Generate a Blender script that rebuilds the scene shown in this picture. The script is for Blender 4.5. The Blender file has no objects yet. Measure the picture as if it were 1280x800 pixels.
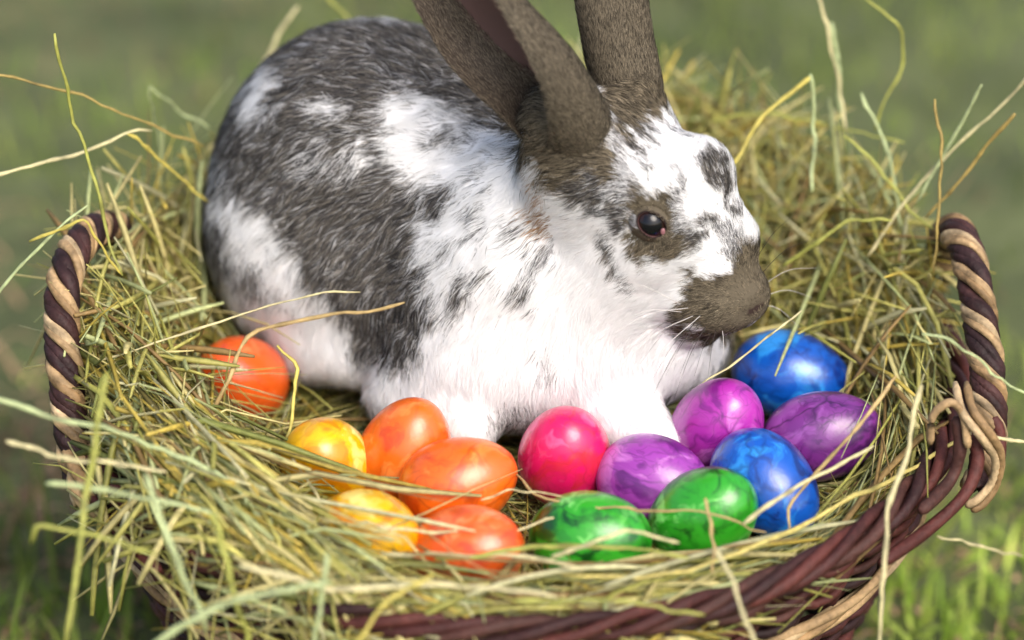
import bpy, math
import numpy as np
from mathutils import Vector, Matrix, kdtree

rng = np.random.default_rng(7)
scene = bpy.context.scene
R = math.radians

# ------------------------------------------------------------------ camera
PITCH, DIST, FOCAL = 28.0, 1.4, 100.0
_p = R(PITCH)
FW = np.array([0, math.cos(_p), -math.sin(_p)])
UP = np.array([0, math.sin(_p), math.cos(_p)])
RT = np.array([1.0, 0, 0])
CAM = np.array([0, 0, 0.2]) - FW * DIST
cam_data = bpy.data.cameras.new('camera')
cam = bpy.data.objects.new('camera', cam_data)
scene.collection.objects.link(cam)
cam.location = CAM
cam.rotation_euler = (R(90 - PITCH), 0, 0)
cam_data.lens = FOCAL
cam_data.sensor_width = 36
cam_data.clip_start = 0.02
cam_data.clip_end = 400
cam_data.dof.use_dof = True
cam_data.dof.focus_distance = 1.337
cam_data.dof.aperture_fstop = 2.8
scene.camera = cam

# ------------------------------------------------------------------ sky, sun, exposure
SUN_AZ, SUN_EL = 30.0, 48.0      # azimuth from behind the camera towards the right
world = bpy.data.worlds.new('World')
scene.world = world
world.use_nodes = True
wn = world.node_tree
wn.nodes.clear()
sky = wn.nodes.new('ShaderNodeTexSky')
sky.sky_type = 'NISHITA'
sky.sun_disc = False
sky.sun_elevation = R(SUN_EL)
sky.sun_rotation = R(180 - SUN_AZ)
sky.air_density = 1.0
sky.dust_density = 4.5
sky.ozone_density = 0.6
bg = wn.nodes.new('ShaderNodeBackground')
bg.inputs['Strength'].default_value = 0.15
wo = wn.nodes.new('ShaderNodeOutputWorld')
wn.links.new(sky.outputs[0], bg.inputs[0])
wn.links.new(bg.outputs[0], wo.inputs[0])
sun_data = bpy.data.lights.new('sun', 'SUN')
sun_data.energy = 1.3
sun_data.angle = R(42)
sun_data.color = (1.0, 0.99, 0.97)
sun = bpy.data.objects.new('sun', sun_data)
scene.collection.objects.link(sun)
_sd = Vector((math.sin(R(SUN_AZ)) * math.cos(R(SUN_EL)), -math.cos(R(SUN_AZ)) * math.cos(R(SUN_EL)), math.sin(R(SUN_EL))))
sun.rotation_euler = _sd.to_track_quat('Z', 'Y').to_euler()
sun.location = _sd * 5
scene.view_settings.view_transform = 'Standard'
scene.view_settings.look = 'None'
scene.view_settings.exposure = 0.76
scene.view_settings.gamma = 1.0
scene.view_settings.use_curve_mapping = False
scene.render.engine = 'CYCLES'
scene.cycles.use_denoising = True
scene.cycles.max_bounces = 8
scene.cycles.diffuse_bounces = 4

# ------------------------------------------------------------------ helpers
def ray(px, py):
    u = (px - 640) / 1280 * 36 / FOCAL
    v = (400 - py) / 1280 * 36 / FOCAL
    return FW + u * RT + v * UP
def at_z(px, py, z):
    d = ray(px, py); return CAM + d * (z - CAM[2]) / d[2]
def at_y(px, py, y):
    d = ray(px, py); return CAM + d * (y - CAM[1]) / d[1]
def project(P):
    q = P - CAM
    dep = q @ FW
    return 640 + (q @ RT) / dep * FOCAL / 36 * 1280, 400 - (q @ UP) / dep * FOCAL / 36 * 1280
def lin(r, g, b):
    return tuple(((c / 255) / 12.92 if c / 255 <= 0.04045 else ((c / 255 + 0.055) / 1.055) ** 2.4) for c in (r, g, b))
def link(o, parent=None):
    scene.collection.objects.link(o)
    if parent is not None: o.parent = parent
    return o
def tag(o, label=None, cat=None, group=None, kind=None):
    if label: o['label'] = label
    if cat: o['category'] = cat
    if group: o['group'] = group
    if kind: o['kind'] = kind
    return o
def empty(name, loc=(0, 0, 0)):
    o = bpy.data.objects.new(name, None); o.location = loc; o.empty_display_size = 0.02
    return link(o)
def fast_mesh(name, V, F, mat=None, col=None, smooth=True, normals=None):
    """V (n,3); F (m,k) equal-sized faces, or a list of such arrays"""
    Fs = F if isinstance(F, list) else [F]
    me = bpy.data.meshes.new(name)
    V = np.ascontiguousarray(V, dtype=np.float32)
    me.vertices.add(len(V)); me.vertices.foreach_set('co', V.ravel())
    loops = np.concatenate([f.ravel() for f in Fs]).astype(np.int32)
    sizes = np.concatenate([np.full(len(f), f.shape[1]) for f in Fs]).astype(np.int32)
    starts = np.concatenate([[0], np.cumsum(sizes)[:-1]]).astype(np.int32)
    me.loops.add(len(loops)); me.loops.foreach_set('vertex_index', loops)
    me.polygons.add(len(sizes)); me.polygons.foreach_set('loop_start', starts)
    try: me.polygons.foreach_set('loop_total', sizes)
    except Exception: pass
    me.update(calc_edges=True)
    me.validate()
    me.polygons.foreach_set('use_smooth', np.full(len(sizes), smooth))
    if col is not None:
        a = me.attributes.new('col', 'FLOAT_COLOR', 'POINT')
        c4 = np.ones((len(V), 4), np.float32); c4[:, :3] = col
        a.data.foreach_set('color', c4.ravel())
    if normals is not None:
        a = me.attributes.new('custom_normal', 'FLOAT_VECTOR', 'POINT')
        a.data.foreach_set('vector', np.ascontiguousarray(normals, np.float32).ravel())
    if mat: me.materials.append(mat)
    return me
def mesh_obj(name, me, parent=None):
    return link(bpy.data.objects.new(name, me), parent)
def unit(v):
    return v / (np.linalg.norm(v, axis=-1, keepdims=True) + 1e-12)

def tubes(P, rad, sides=5, flat=None, up=None, cap=True):
    """P (N,K,3) polylines, rad (N,K). flat (N,) squashes one axis. Returns V, [quads, caps], straw index per vertex"""
    N, K, _ = P.shape
    T = np.empty_like(P)
    T[:, 1:-1] = P[:, 2:] - P[:, :-2]; T[:, 0] = P[:, 1] - P[:, 0]; T[:, -1] = P[:, -1] - P[:, -2]
    T = unit(T)
    ref = np.zeros((N, 1, 3)); ref[..., 2] = 1
    if up is not None: ref = up[:, None, :] if up.ndim == 2 else up
    S = unit(np.cross(T, ref + 1e-4)); U = np.cross(S, T)
    a = np.arange(sides) / sides * 2 * np.pi
    fl = np.ones(N) if flat is None else flat
    V = P[:, :, None, :] + rad[:, :, None, None] * (np.cos(a)[None, None, :, None] * S[:, :, None, :] + np.sin(a)[None, None, :, None] * fl[:, None, None, None] * U[:, :, None, :])
    V = V.reshape(-1, 3)
    idx = np.arange(N * K * sides).reshape(N, K, sides)
    n = np.roll(idx, -1, axis=2)
    Q = np.stack([idx[:, :-1], n[:, :-1], n[:, 1:], idx[:, 1:]], axis=-1).reshape(-1, 4)
    F = [Q]
    if cap:
        F.append(idx[:, 0, ::-1].reshape(-1, sides)); F.append(idx[:, -1, :].reshape(-1, sides))
    return V, F, np.repeat(np.arange(N), K * sides)

def catmull(pts, n):
    pts = np.asarray(pts, float)
    if len(pts) == 2: pts = np.array([pts[0], (pts[0] * 2 + pts[1]) / 3, (pts[0] + pts[1] * 2) / 3, pts[1]])
    p = np.vstack([2 * pts[0] - pts[1], pts, 2 * pts[-1] - pts[-2]])
    m = len(pts) - 1
    t = np.linspace(0, m - 1e-9, n); i = t.astype(int); f = (t - i)[:, None]
    a, b, c, d = p[i], p[i + 1], p[i + 2], p[i + 3]
    return 0.5 * (2 * b + (c - a) * f + (2 * a - 5 * b + 4 * c - d) * f ** 2 + (3 * b - a - 3 * c + d) * f ** 3)

# smooth value noise on points, for shapes and colour patches
_NT = rng.random((32, 32, 32))
def noise3(P, scale):
    q = np.asarray(P) * scale + 100.0
    i = np.floor(q).astype(int); f = q - i; f = f * f * (3 - 2 * f)
    out = 0
    for dx in (0, 1):
        for dy in (0, 1):
            for dz in (0, 1):
                w = (f[..., 0] if dx else 1 - f[..., 0]) * (f[..., 1] if dy else 1 - f[..., 1]) * (f[..., 2] if dz else 1 - f[..., 2])
                out = out + w * _NT[(i[..., 0] + dx) % 32, (i[..., 1] + dy) % 32, (i[..., 2] + dz) % 32]
    return out

# ------------------------------------------------------------------ materials
def new_mat(name):
    m = bpy.data.materials.new(name); m.use_nodes = True
    nt = m.node_tree
    return m, nt, nt.nodes['Principled BSDF'], nt.nodes['Material Output']
def attr_mat(name, rough=0.6, spec=0.3, transl=0.0, fine=None, bump=0.0, scale=(1, 1, 1)):
    m, nt, b, out = new_mat(name)
    a = nt.nodes.new('ShaderNodeAttribute'); a.attribute_name = 'col'
    src = a.outputs['Color']
    if fine:
        tc = nt.nodes.new('ShaderNodeTexCoord')
        no = nt.nodes.new('ShaderNodeTexNoise'); no.inputs['Scale'].default_value = fine; no.inputs['Detail'].default_value = 3
        nt.links.new(tc.outputs['Object'], no.inputs['Vector'])
        mr = nt.nodes.new('ShaderNodeMapRange')
        mr.inputs['From Min'].default_value = 0.3; mr.inputs['From Max'].default_value = 0.7
        mr.inputs['To Min'].default_value = 0.72; mr.inputs['To Max'].default_value = 1.15
        nt.links.new(no.outputs['Fac'], mr.inputs['Value'])
        mx = nt.nodes.new('ShaderNodeMix'); mx.data_type = 'RGBA'; mx.blend_type = 'MULTIPLY'; mx.inputs['Factor'].default_value = 1
        nt.links.new(src, mx.inputs['A']); nt.links.new(mr.outputs['Result'], mx.inputs['B'])
        src = mx.outputs['Result']
        if bump:
            bp = nt.nodes.new('ShaderNodeBump'); bp.inputs['Strength'].default_value = bump; bp.inputs['Distance'].default_value = 0.001
            nt.links.new(no.outputs['Fac'], bp.inputs['Height']); nt.links.new(bp.outputs[0], b.inputs['Normal'])
    nt.links.new(src, b.inputs['Base Color'])
    b.inputs['Roughness'].default_value = rough
    b.inputs['Specular IOR Level'].default_value = spec
    if transl > 0:
        t = nt.nodes.new('ShaderNodeBsdfTranslucent'); nt.links.new(src, t.inputs['Color'])
        ms = nt.nodes.new('ShaderNodeMixShader'); ms.inputs[0].default_value = transl
        nt.links.new(b.outputs[0], ms.inputs[1]); nt.links.new(t.outputs[0], ms.inputs[2]); nt.links.new(ms.outputs[0], out.inputs[0])
    return m
M_straw = attr_mat('dry_hay', 0.5, 0.35, 0.22, fine=260)
M_grass = attr_mat('lawn_blades', 0.6, 0.25, 0.3)
M_fur = attr_mat('rabbit_fur', 0.75, 0.12, 0.25)
M_skin = attr_mat('rabbit_skin', 0.9, 0.1, 0.0)
M_wicker = attr_mat('brown_wicker', 0.6, 0.25, 0.0, fine=330, bump=0.8)

def plain(name, rgb, rough=0.5, spec=0.5, coat=0.0):
    m, nt, b, o = new_mat(name)
    b.inputs['Base Color'].default_value = (*rgb, 1); b.inputs['Roughness'].default_value = rough
    b.inputs['Specular IOR Level'].default_value = spec; b.inputs['Coat Weight'].default_value = coat
    return m

# ------------------------------------------------------------------ ground and lawn
def ground_material():
    m, nt, b, o = new_mat('lawn_soil')
    tc = nt.nodes.new('ShaderNodeTexCoord')
    n1 = nt.nodes.new('ShaderNodeTexNoise'); n1.inputs['Scale'].default_value = 9; n1.inputs['Detail'].default_value = 10
    nt.links.new(tc.outputs['Object'], n1.inputs['Vector'])
    n1.inputs['Roughness'].default_value = 0.72
    r = nt.nodes.new('ShaderNodeValToRGB')
    r.color_ramp.elements[0].position = 0.34; r.color_ramp.elements[0].color = (0.035, 0.045, 0.014, 1)
    r.color_ramp.elements[1].position = 0.7; r.color_ramp.elements[1].color = (0.13, 0.15, 0.055, 1)
    nt.links.new(n1.outputs['Fac'], r.inputs[0]); nt.links.new(r.outputs[0], b.inputs['Base Color'])
    b.inputs['Roughness'].default_value = 0.95
    return m
n = 61
gx = np.concatenate([np.linspace(-120, -2, 10), np.linspace(-1.8, 1.8, 40), np.linspace(2, 120, 10)])
gy = np.concatenate([np.linspace(-120, -1.3, 10), np.linspace(-1.1, 3.4, 46), np.linspace(3.8, 120, 10)])
X, Y = np.meshgrid(gx, gy, indexing='ij')
near = np.exp(-((X / 2.5) ** 2 + ((Y - 1) / 3) ** 2))
Z = (noise3(np.stack([X, Y, X * 0], -1), 2.2) - 0.5) * 0.03 * near - 0.012
V = np.stack([X, Y, Z], -1).reshape(-1, 3)
ii = np.arange(len(V)).reshape(X.shape)
F = np.stack([ii[:-1, :-1], ii[1:, :-1], ii[1:, 1:], ii[:-1, 1:]], -1).reshape(-1, 4)
ground = mesh_obj('ground', fast_mesh('ground', V, F, ground_material()))
tag(ground, kind='structure')

def build_lawn():
    N = 105000
    x = rng.uniform(-1.05, 1.05, N); y = -0.45 + 3.25 * rng.random(N) ** 1.3
    keep = (x / 0.19) ** 2 + (y / 0.175) ** 2 > 1.0
    x, y = x[keep], y[keep]; N = len(x)
    base = np.stack([x, y, np.full(N, -0.014)], -1)
    pat = noise3(base, 3.1); pat2 = noise3(base, 9.0)
    dead = (rng.random(N) < 0.16 + 0.75 * np.clip((pat * 0.5 + pat2 * 0.5 - 0.52) * 6, 0, 1))
    h = rng.gamma(5, 0.0048, N) * (0.7 + 0.8 * pat2); h[dead] *= 0.7
    yaw = rng.uniform(0, 2 * np.pi, N); lean = rng.normal(0.55, 0.3, N) + dead * 0.5
    d = np.stack([np.cos(yaw), np.sin(yaw)], -1)
    K = 3
    t = np.linspace(0, 1, K)
    ang = lean[:, None] * (0.4 + 1.1 * t)[None]
    seg = h[:, None] / (K - 1)
    hz = np.concatenate([np.zeros((N, 1)), np.cumsum(np.sin(ang[:, 1:]) * seg, 1)], 1)
    vz = np.concatenate([np.zeros((N, 1)), np.cumsum(np.cos(ang[:, 1:]) * seg, 1)], 1)
    P = base[:, None, :] + np.concatenate([d[:, None, :] * hz[..., None], vz[..., None]], -1)
    w = rng.uniform(0.0010, 0.0020, N)[:, None] * np.array([1, 0.85, 0.08])[None]
    side = np.stack([-d[:, 1], d[:, 0], np.zeros(N)], -1)
    Vv = np.stack([P - side[:, None] * w[..., None], P + side[:, None] * w[..., None]], 2).reshape(-1, 3)
    idx = np.arange(N * K * 2).reshape(N, K, 2)
    Fq = np.stack([idx[:, :-1, 0], idx[:, :-1, 1], idx[:, 1:, 1], idx[:, 1:, 0]], -1).reshape(-1, 4)
    g1, g2, g3 = np.array(lin(116, 146, 46)), np.array(lin(160, 172, 84)), np.array(lin(72, 104, 38))
    m = rng.random((N, 1)); c = g1 * m + g2 * (1 - m)
    c = np.where(pat2[:, None] > 0.55, c * 0.5 + g3 * 0.5, c)
    br = np.array(lin(182, 150, 116)) * rng.uniform(0.5, 1.1, (N, 1))
    c = np.where(dead[:, None], br, c) * rng.uniform(0.75, 1.2, (N, 1)) * (0.30 + 2.2 * (noise3(base + 7.7, 15) * 0.65 + noise3(base + 2.2, 6) * 0.35) ** 2.2)[:, None]
    o = mesh_obj('grass', fast_mesh('grass', Vv, Fq, M_grass, np.repeat(c, K * 2, 0)))
    tag(o, 'short green lawn grass with dry brown bits around the basket', 'grass', kind='stuff')
build_lawn()

# ------------------------------------------------------------------ basket
BA, BB, RIMZ = 0.221, 0.205, 0.157
def rim_lift(th):
    return 0.021 * np.abs(np.cos(th)) ** 2.2
def wall_axes(s):                       # s: 0 bottom .. 1 rim
    return 0.152 + (BA - 0.152) * s ** 0.85, 0.138 + (BB - 0.138) * s ** 0.85
def wall_point(th, s, off=0.0):
    a, b = wall_axes(np.clip(s, 0, 1.2))
    z = 0.004 + (RIMZ - 0.004 + rim_lift(th)) * s
    nx, ny = np.cos(th) / a, np.sin(th) / b
    L = np.sqrt(nx ** 2 + ny ** 2)
    return np.stack([a * np.cos(th) + off * nx / L, b * np.sin(th) + off * ny / L, z - 0.35 * off], -1)

basket = empty('wicker_basket', (0, 0, 0))
tag(basket, 'oval brown wicker basket with twisted two-tone handles, filled with hay', 'basket')
BROWN = [lin(66, 35, 32), lin(82, 43, 38), lin(54, 30, 29), lin(74, 46, 40), lin(44, 26, 26)]
TAN = [lin(168, 140, 102), lin(146, 118, 82), lin(180, 156, 120)]
def rod(name, pts, r, color, parent, sides=7, taper=True, lobes=0):
    K = len(pts)
    rr = np.full((1, K), r)
    if taper: rr[0, 0] *= 0.55; rr[0, -1] *= 0.55
    rr *= 1 + 0.07 * np.sin(np.arange(K) * 0.45 + rng.random() * 6)[None]
    Vv, Ff, _ = tubes(np.asarray(pts)[None], rr, sides)
    shade = (0.6 + 0.8 * noise3(Vv, 110)) * (0.8 + 0.4 * noise3(Vv, 400))
    c = np.array(color)[None] * shade[:, None]
    return mesh_obj(name, fast_mesh(name, Vv, Ff, M_wicker, c), parent)
NST = 46
def build_wall():
    for k in range(NST):
        th = (k + 0.5) / NST * 2 * np.pi
        s = np.linspace(0.0, 0.985, 8)
        rod('stake', wall_point(np.full(8, th), s), 0.0026, BROWN[k % 5], basket, 6)
    # weavers: slanted rods that pass in front of and behind the stakes
    rows = 31
    for i in range(rows):
        s0 = 0.02 + i * 0.0312
        if 20.6 < i < 22.4: continue          # room for the pale band
        th = rng.uniform(0, 6.28)
        end = th + 2 * np.pi
        while th < end - 0.2:
            span = min(rng.uniform(1.0, 1.7), end - th)
            K = int(span / (2 * np.pi) * NST * 4) + 6
            t = np.linspace(th - 0.09, th + span + 0.09, K)
            und = np.cos(t * NST / 2 + np.pi * i)
            und = np.sign(und) * np.abs(und) ** 0.6
            mid = np.clip(np.minimum(t - t[0], t[-1] - t) / 0.1, 0, 1)
            slant = 0.030 * np.sin(2 * t) * -1 + 0.012 * (t - t.mean()) * np.where(np.cos(t) > 0, 1, -1)
            off = und * 0.0036 * mid - 0.005 * (1 - mid)
            s = np.clip(s0 + slant * (0.3 + 0.7 * min(i / 14, 1)) + 0.003 * np.sin(t * 9 + i), 0.01, 0.965)
            rod('weaver', wall_point(t, s, off), 0.0027 * rng.uniform(0.8, 1.15), BROWN[rng.integers(5)], basket)
            th += span
    for j in range(4):                         # pale willow band, rods twined over pairs of stakes
        t = np.linspace(0, 2 * np.pi, 240) + j * 0.4
        s = 0.69 + 0.018 * (j - 1.5) + 0.006 * np.sin(t * NST / 4 + j * 1.6)
        off = 0.0045 + 0.0018 * np.sin(t * NST / 4 + j * 2.1)
        rod('band', wall_point(t, s, off), 0.0024, TAN[j % 3], basket, 7)
    for j in range(4):                         # rolled border
        t = np.linspace(0, 2 * np.pi, 300) + j * 0.7
        ph = t * 14 + j * 2 * np.pi / 4 + 0.3 * np.sin(t * 5 + j)
        rod('border', wall_point(t, 0.985 + 0.026 * np.sin(ph), 0.0042 * np.cos(ph)), 0.0030, BROWN[j], basket, 8)
    # base
    th = np.linspace(0, 2 * np.pi, 49)[:-1]
    a, b = wall_axes(0.0)
    Vb = np.concatenate([np.stack([a * np.cos(th), b * np.sin(th), np.full(48, 0.002)], -1), np.stack([a * np.cos(th), b * np.sin(th), np.full(48, 0.009)], -1)])
    i0 = np.arange(48); i1 = (i0 + 1) % 48
    Fb = [np.stack([i0, i1, i1 + 48, i0 + 48], -1), i0[None, ::-1], (i0 + 48)[None]]
    mesh_obj('base', fast_mesh('base', Vb, Fb, M_wicker, np.tile(np.array(BROWN[0]), (96, 1)), smooth=False), basket)
build_wall()

def build_handle(path, flip):
    """rope of two dark and two pale strands wound round a bowed core"""
    path = catmull(path, 150)
    T = unit(np.gradient(path, axis=0))
    S = unit(np.cross(T, np.array([1.0, 0.1, 0.05]))); U = np.cross(T, S)
    arc = np.concatenate([[0], np.cumsum(np.linalg.norm(np.diff(path, axis=0), axis=1))])
    hd = bpy.data.objects.new('handle', None); link(hd, basket)
    def cane(ph, hr_, r, color, dark):
        c = path + hr_ * (np.cos(ph)[:, None] * S + np.sin(ph)[:, None] * U)
        sides = 9
        a = np.arange(sides) / sides * 2 * np.pi
        Tc = unit(np.gradient(c, axis=0)); Rd = unit(c - path); Sd = np.cross(Tc, Rd)
        rr = r * (1 + 0.12 * np.sin(arc * 210 + ph[0] * 5) + 0.07 * np.sin(arc * 520 + ph[0] * 9))
        rv = rr[:, None] * (1 + 0.07 * rng.normal(0, 1, (1, sides)))
        Vv = (c[:, None] + rv[..., None] * (np.cos(a)[None, :, None] * Sd[:, None] + np.sin(a)[None, :, None] * 0.9 * Rd[:, None]))
        K = len(path)
        idx = np.arange(K * sides).reshape(K, sides); nn = np.roll(idx, -1, 1)
        Ff = [np.stack([idx[:-1], nn[:-1], nn[1:], idx[1:]], -1).reshape(-1, 4), idx[0:1, ::-1], idx[-1:]]
        Vv = Vv.reshape(-1, 3)
        lines = rng.uniform(0.62, 1.12, sides)[None].repeat(K, 0).reshape(-1)
        blot = 0.35 + 1.2 * noise3(Vv, 150)
        colr = np.array(color)[None] * (lines * blot)[:, None] * (0.75 + 0.5 * noise3(Vv, 420))[:, None]
        mesh_obj('cane', fast_mesh('cane', Vv, Ff, M_wicker, colr), hd)
    base_ph = arc / 0.044 * 2 * np.pi * flip + 0.22 * np.sin(arc * 60) + 0.12 * np.sin(arc * 170 + 1)
    for k in range(2):
        for q in (-1, 1):
            cane(base_ph + k * np.pi + q * 0.30 + 0.1 * np.sin(arc * 95 + k + q), 0.0057, 0.0032, [lin(62, 38, 36), lin(48, 30, 30)][(k + q) % 2], True)
            cane(base_ph + k * np.pi + np.pi / 2 + q * 0.26 + 0.09 * np.sin(arc * 140 + q * 2 + k), 0.0066, 0.0025, TAN[(q + 1 + k) % 3], False)
    return hd
HL = [at_y(112, 625, -0.095), at_y(93, 560, -0.083), at_y(82, 470, -0.066), at_y(77, 390, -0.045), at_y(88, 325, -0.02), at_y(118, 288, 0.012), at_y(150, 290, 0.05), at_y(160, 330, 0.075), (-0.196, 0.085, 0.15)]
HR = [at_y(1222, 612, -0.088), at_y(1234, 575, -0.080), at_y(1236, 500, -0.066), at_y(1228, 420, -0.045), at_y(1215, 340, -0.018), at_y(1196, 290, 0.012), at_y(1180, 300, 0.05), at_y(1170, 345, 0.08), (0.20, 0.09, 0.15)]
hl = build_handle(HL, -1)
hr = build_handle(HR, -1)
# lashings that tie the handle feet to the border
for hobj, pts, r, colr in (
    (hr, [(1163, 555, -.10), (1166, 520, -.10), (1188, 503, -.10), (1204, 520, -.10), (1210, 560, -.105)], 0.0020, TAN[0]),
    (hr, [(1194, 478, -.085), (1203, 515, -.10), (1226, 545, -.105), (1244, 572, -.10), (1240, 602, -.098), (1222, 624, -.10), (1206, 632, -.10)], 0.0021, TAN[2]),
    (hr, [(1208, 478, -.085), (1216, 512, -.10), (1236, 540, -.105), (1251, 568, -.10), (1247, 602, -.096), (1230, 628, -.098), (1214, 638, -.10)], 0.0021, TAN[1]),
    (hr, [(1240, 520, -.075), (1250, 545, -.08), (1246, 580, -.085), (1228, 606, -.09)], 0.0031, BROWN[1]),
    (hr, [(1196, 520, -.095), (1200, 560, -.10), (1188, 600, -.105), (1150, 640, -.125)], 0.0031, BROWN[3]),
    (hr, [(1215, 540, -.095), (1222, 575, -.10), (1206, 618, -.11), (1160, 662, -.125), (1100, 705, -.15)], 0.0031, BROWN[1]),
    (hl, [(120, 560, -.085), (100, 575, -.092), (92, 600, -.098), (104, 628, -.105), (128, 645, -.11)], 0.0034, TAN[0]),
    (hl, [(84, 560, -.085), (96, 590, -.10), (120, 615, -.105), (140, 612, -.10)], 0.0034, TAN[1]),
    (hl, [(112, 580, -.09), (118, 620, -.105), (150, 668, -.13), (200, 715, -.155)], 0.0031, BROWN[1])):
    rod('lashing', catmull([at_y(*q) for q in pts], 26), r, colr, hobj, 8)

# ------------------------------------------------------------------ rabbit shape
def P_(px, py, y): return at_y(px, py, y)
ELL = []      # (centre, radii, rotation matrix, blend)
def ell(px, py, y, rx, ry, rz, roll=0.0, yaw=0.0, k=0.022):
    M = np.array(Matrix.Rotation(R(yaw), 3, 'Z') @ Matrix.Rotation(R(-roll), 3, 'Y'))
    ELL.append((P_(px, py, y), np.array([rx, ry, rz]), M, k))
CAPS = []
def cap(a, b, ra, rb, k=0.014): CAPS.append((P_(*a), P_(*b), ra, rb, k))
# trunk
ell(428, 232, 0.078, 0.066, 0.066, 0.083, roll=-14)
ell(520, 225, 0.070, 0.080, 0.062, 0.075, roll=-30)
ell(600, 290, 0.045, 0.064, 0.056, 0.070, roll=-35)
ell(655, 370, 0.004, 0.062, 0.052, 0.062, roll=0)
ell(635, 446, -0.012, 0.060, 0.042, 0.030, roll=0)
ell(735, 432, -0.014, 0.052, 0.038, 0.028, roll=0)
ell(800, 418, 0.002, 0.044, 0.034, 0.026, roll=0)
ell(385, 330, 0.050, 0.044, 0.036, 0.058, roll=20, k=0.02)           # haunch
ell(470, 360, 0.028, 0.046, 0.030, 0.044, roll=0, k=0.02)
ell(830, 435, 0.030, 0.034, 0.030, 0.019, roll=10, k=0.016)          # far elbow
cap((395, 432, 0.020), (478, 456, 0.000), 0.017, 0.013)             # hind foot
cap((505, 492, -0.022), (585, 532, -0.050), 0.0175, 0.0150, k=0.010)           # near fore paw
cap((735, 482, -0.030), (775, 520, -0.048), 0.0205, 0.0175, k=0.010)             # other fore paw
cap((775, 520, -0.048), (828, 556, -0.064), 0.0170, 0.012, k=0.010)
# neck and head
ell(700, 280, 0.008, 0.050, 0.044, 0.052, roll=20)
ell(752, 372, -0.014, 0.046, 0.036, 0.040, roll=0, k=0.02)          # throat
ell(786, 228, -0.020, 0.031, 0.031, 0.032, roll=0, k=0.012)         # cranium
ell(833, 266, -0.026, 0.042, 0.027, 0.0265, roll=56, k=0.012)        # face
ell(790, 312, -0.022, 0.034, 0.032, 0.036, roll=20, k=0.016)        # cheek
ell(880, 322, -0.033, 0.030, 0.0215, 0.0235, roll=56, k=0.012)      # muzzle
ell(881, 378, -0.043, 0.0220, 0.0155, 0.0160, roll=-6, k=0.008)    # mouth pad, near
ell(893, 380, -0.020, 0.0190, 0.0130, 0.0150, roll=-10, k=0.006)    # mouth pad, far
ell(920, 366, -0.037, 0.0155, 0.0145, 0.0168, roll=50, k=0.008)     # nose tip
ell(866, 405, -0.032, 0.014, 0.014, 0.009, roll=-8, k=0.006)        # lower lip
ell(805, 250, -0.046, 0.019, 0.008, 0.017, roll=20, k=0.010)        # brow over the eye
ell(835, 305, -0.052, 0.018, 0.006, 0.012, roll=40, k=0.010)        # below the eye
ell(742, 222, -0.026, 0.030, 0.020, 0.027, roll=-30, k=0.016)       # root of the near ear
ell(793, 166, -0.004, 0.016, 0.015, 0.017, roll=0, k=0.012)         # root of the other ear
EYE = P_(813, 278, -0.0545)
cap((750, 236, -0.010), (704, 152, -0.027), 0.024, 0.0185, k=0.018)
cap((795, 178, 0.0), (786, 112, 0.003), 0.0165, 0.0150, k=0.012)
CUTS = [(P_(958, 384, -0.048), P_(934, 399, -0.056), 0.0028), (P_(934, 399, -0.056), P_(912, 394, -0.061), 0.0022), (P_(934, 399, -0.056), P_(930, 422, -0.052), 0.0018)]

def smin(a, b, k):
    h = np.clip(0.5 + 0.5 * (b - a) / k, 0, 1)
    return b * (1 - h) + a * h - k * h * (1 - h)
def sdf(P):
    d = np.full(P.shape[:-1], 1.0)
    for c, r, M, k in ELL:
        q = (P - c) @ M
        k0 = np.linalg.norm(q / r, axis=-1); k1 = np.linalg.norm(q / r ** 2, axis=-1) + 1e-9
        d = smin(d, k0 * (k0 - 1) / k1, k)
    for a, b, ra, rb, k in CAPS:
        ab = b - a
        h = np.clip(((P - a) @ ab) / (ab @ ab), 0, 1)
        d = smin(d, np.linalg.norm(P - a - h[..., None] * ab, axis=-1) - (ra + (rb - ra) * h), k)
    e = np.linalg.norm(P - (EYE - np.array([0, 0.0, 0])), axis=-1) - 0.0070      # socket
    d = -smin(-d, e, 0.003)
    for a, b, r in CUTS:                                    # nostril and split lip
        ab = b - a; h = np.clip(((P - a) @ ab) / (ab @ ab), 0, 1)
        d = -smin(-d, np.linalg.norm(P - a - h[..., None] * ab, axis=-1) - r, 0.003)
    return d
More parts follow.
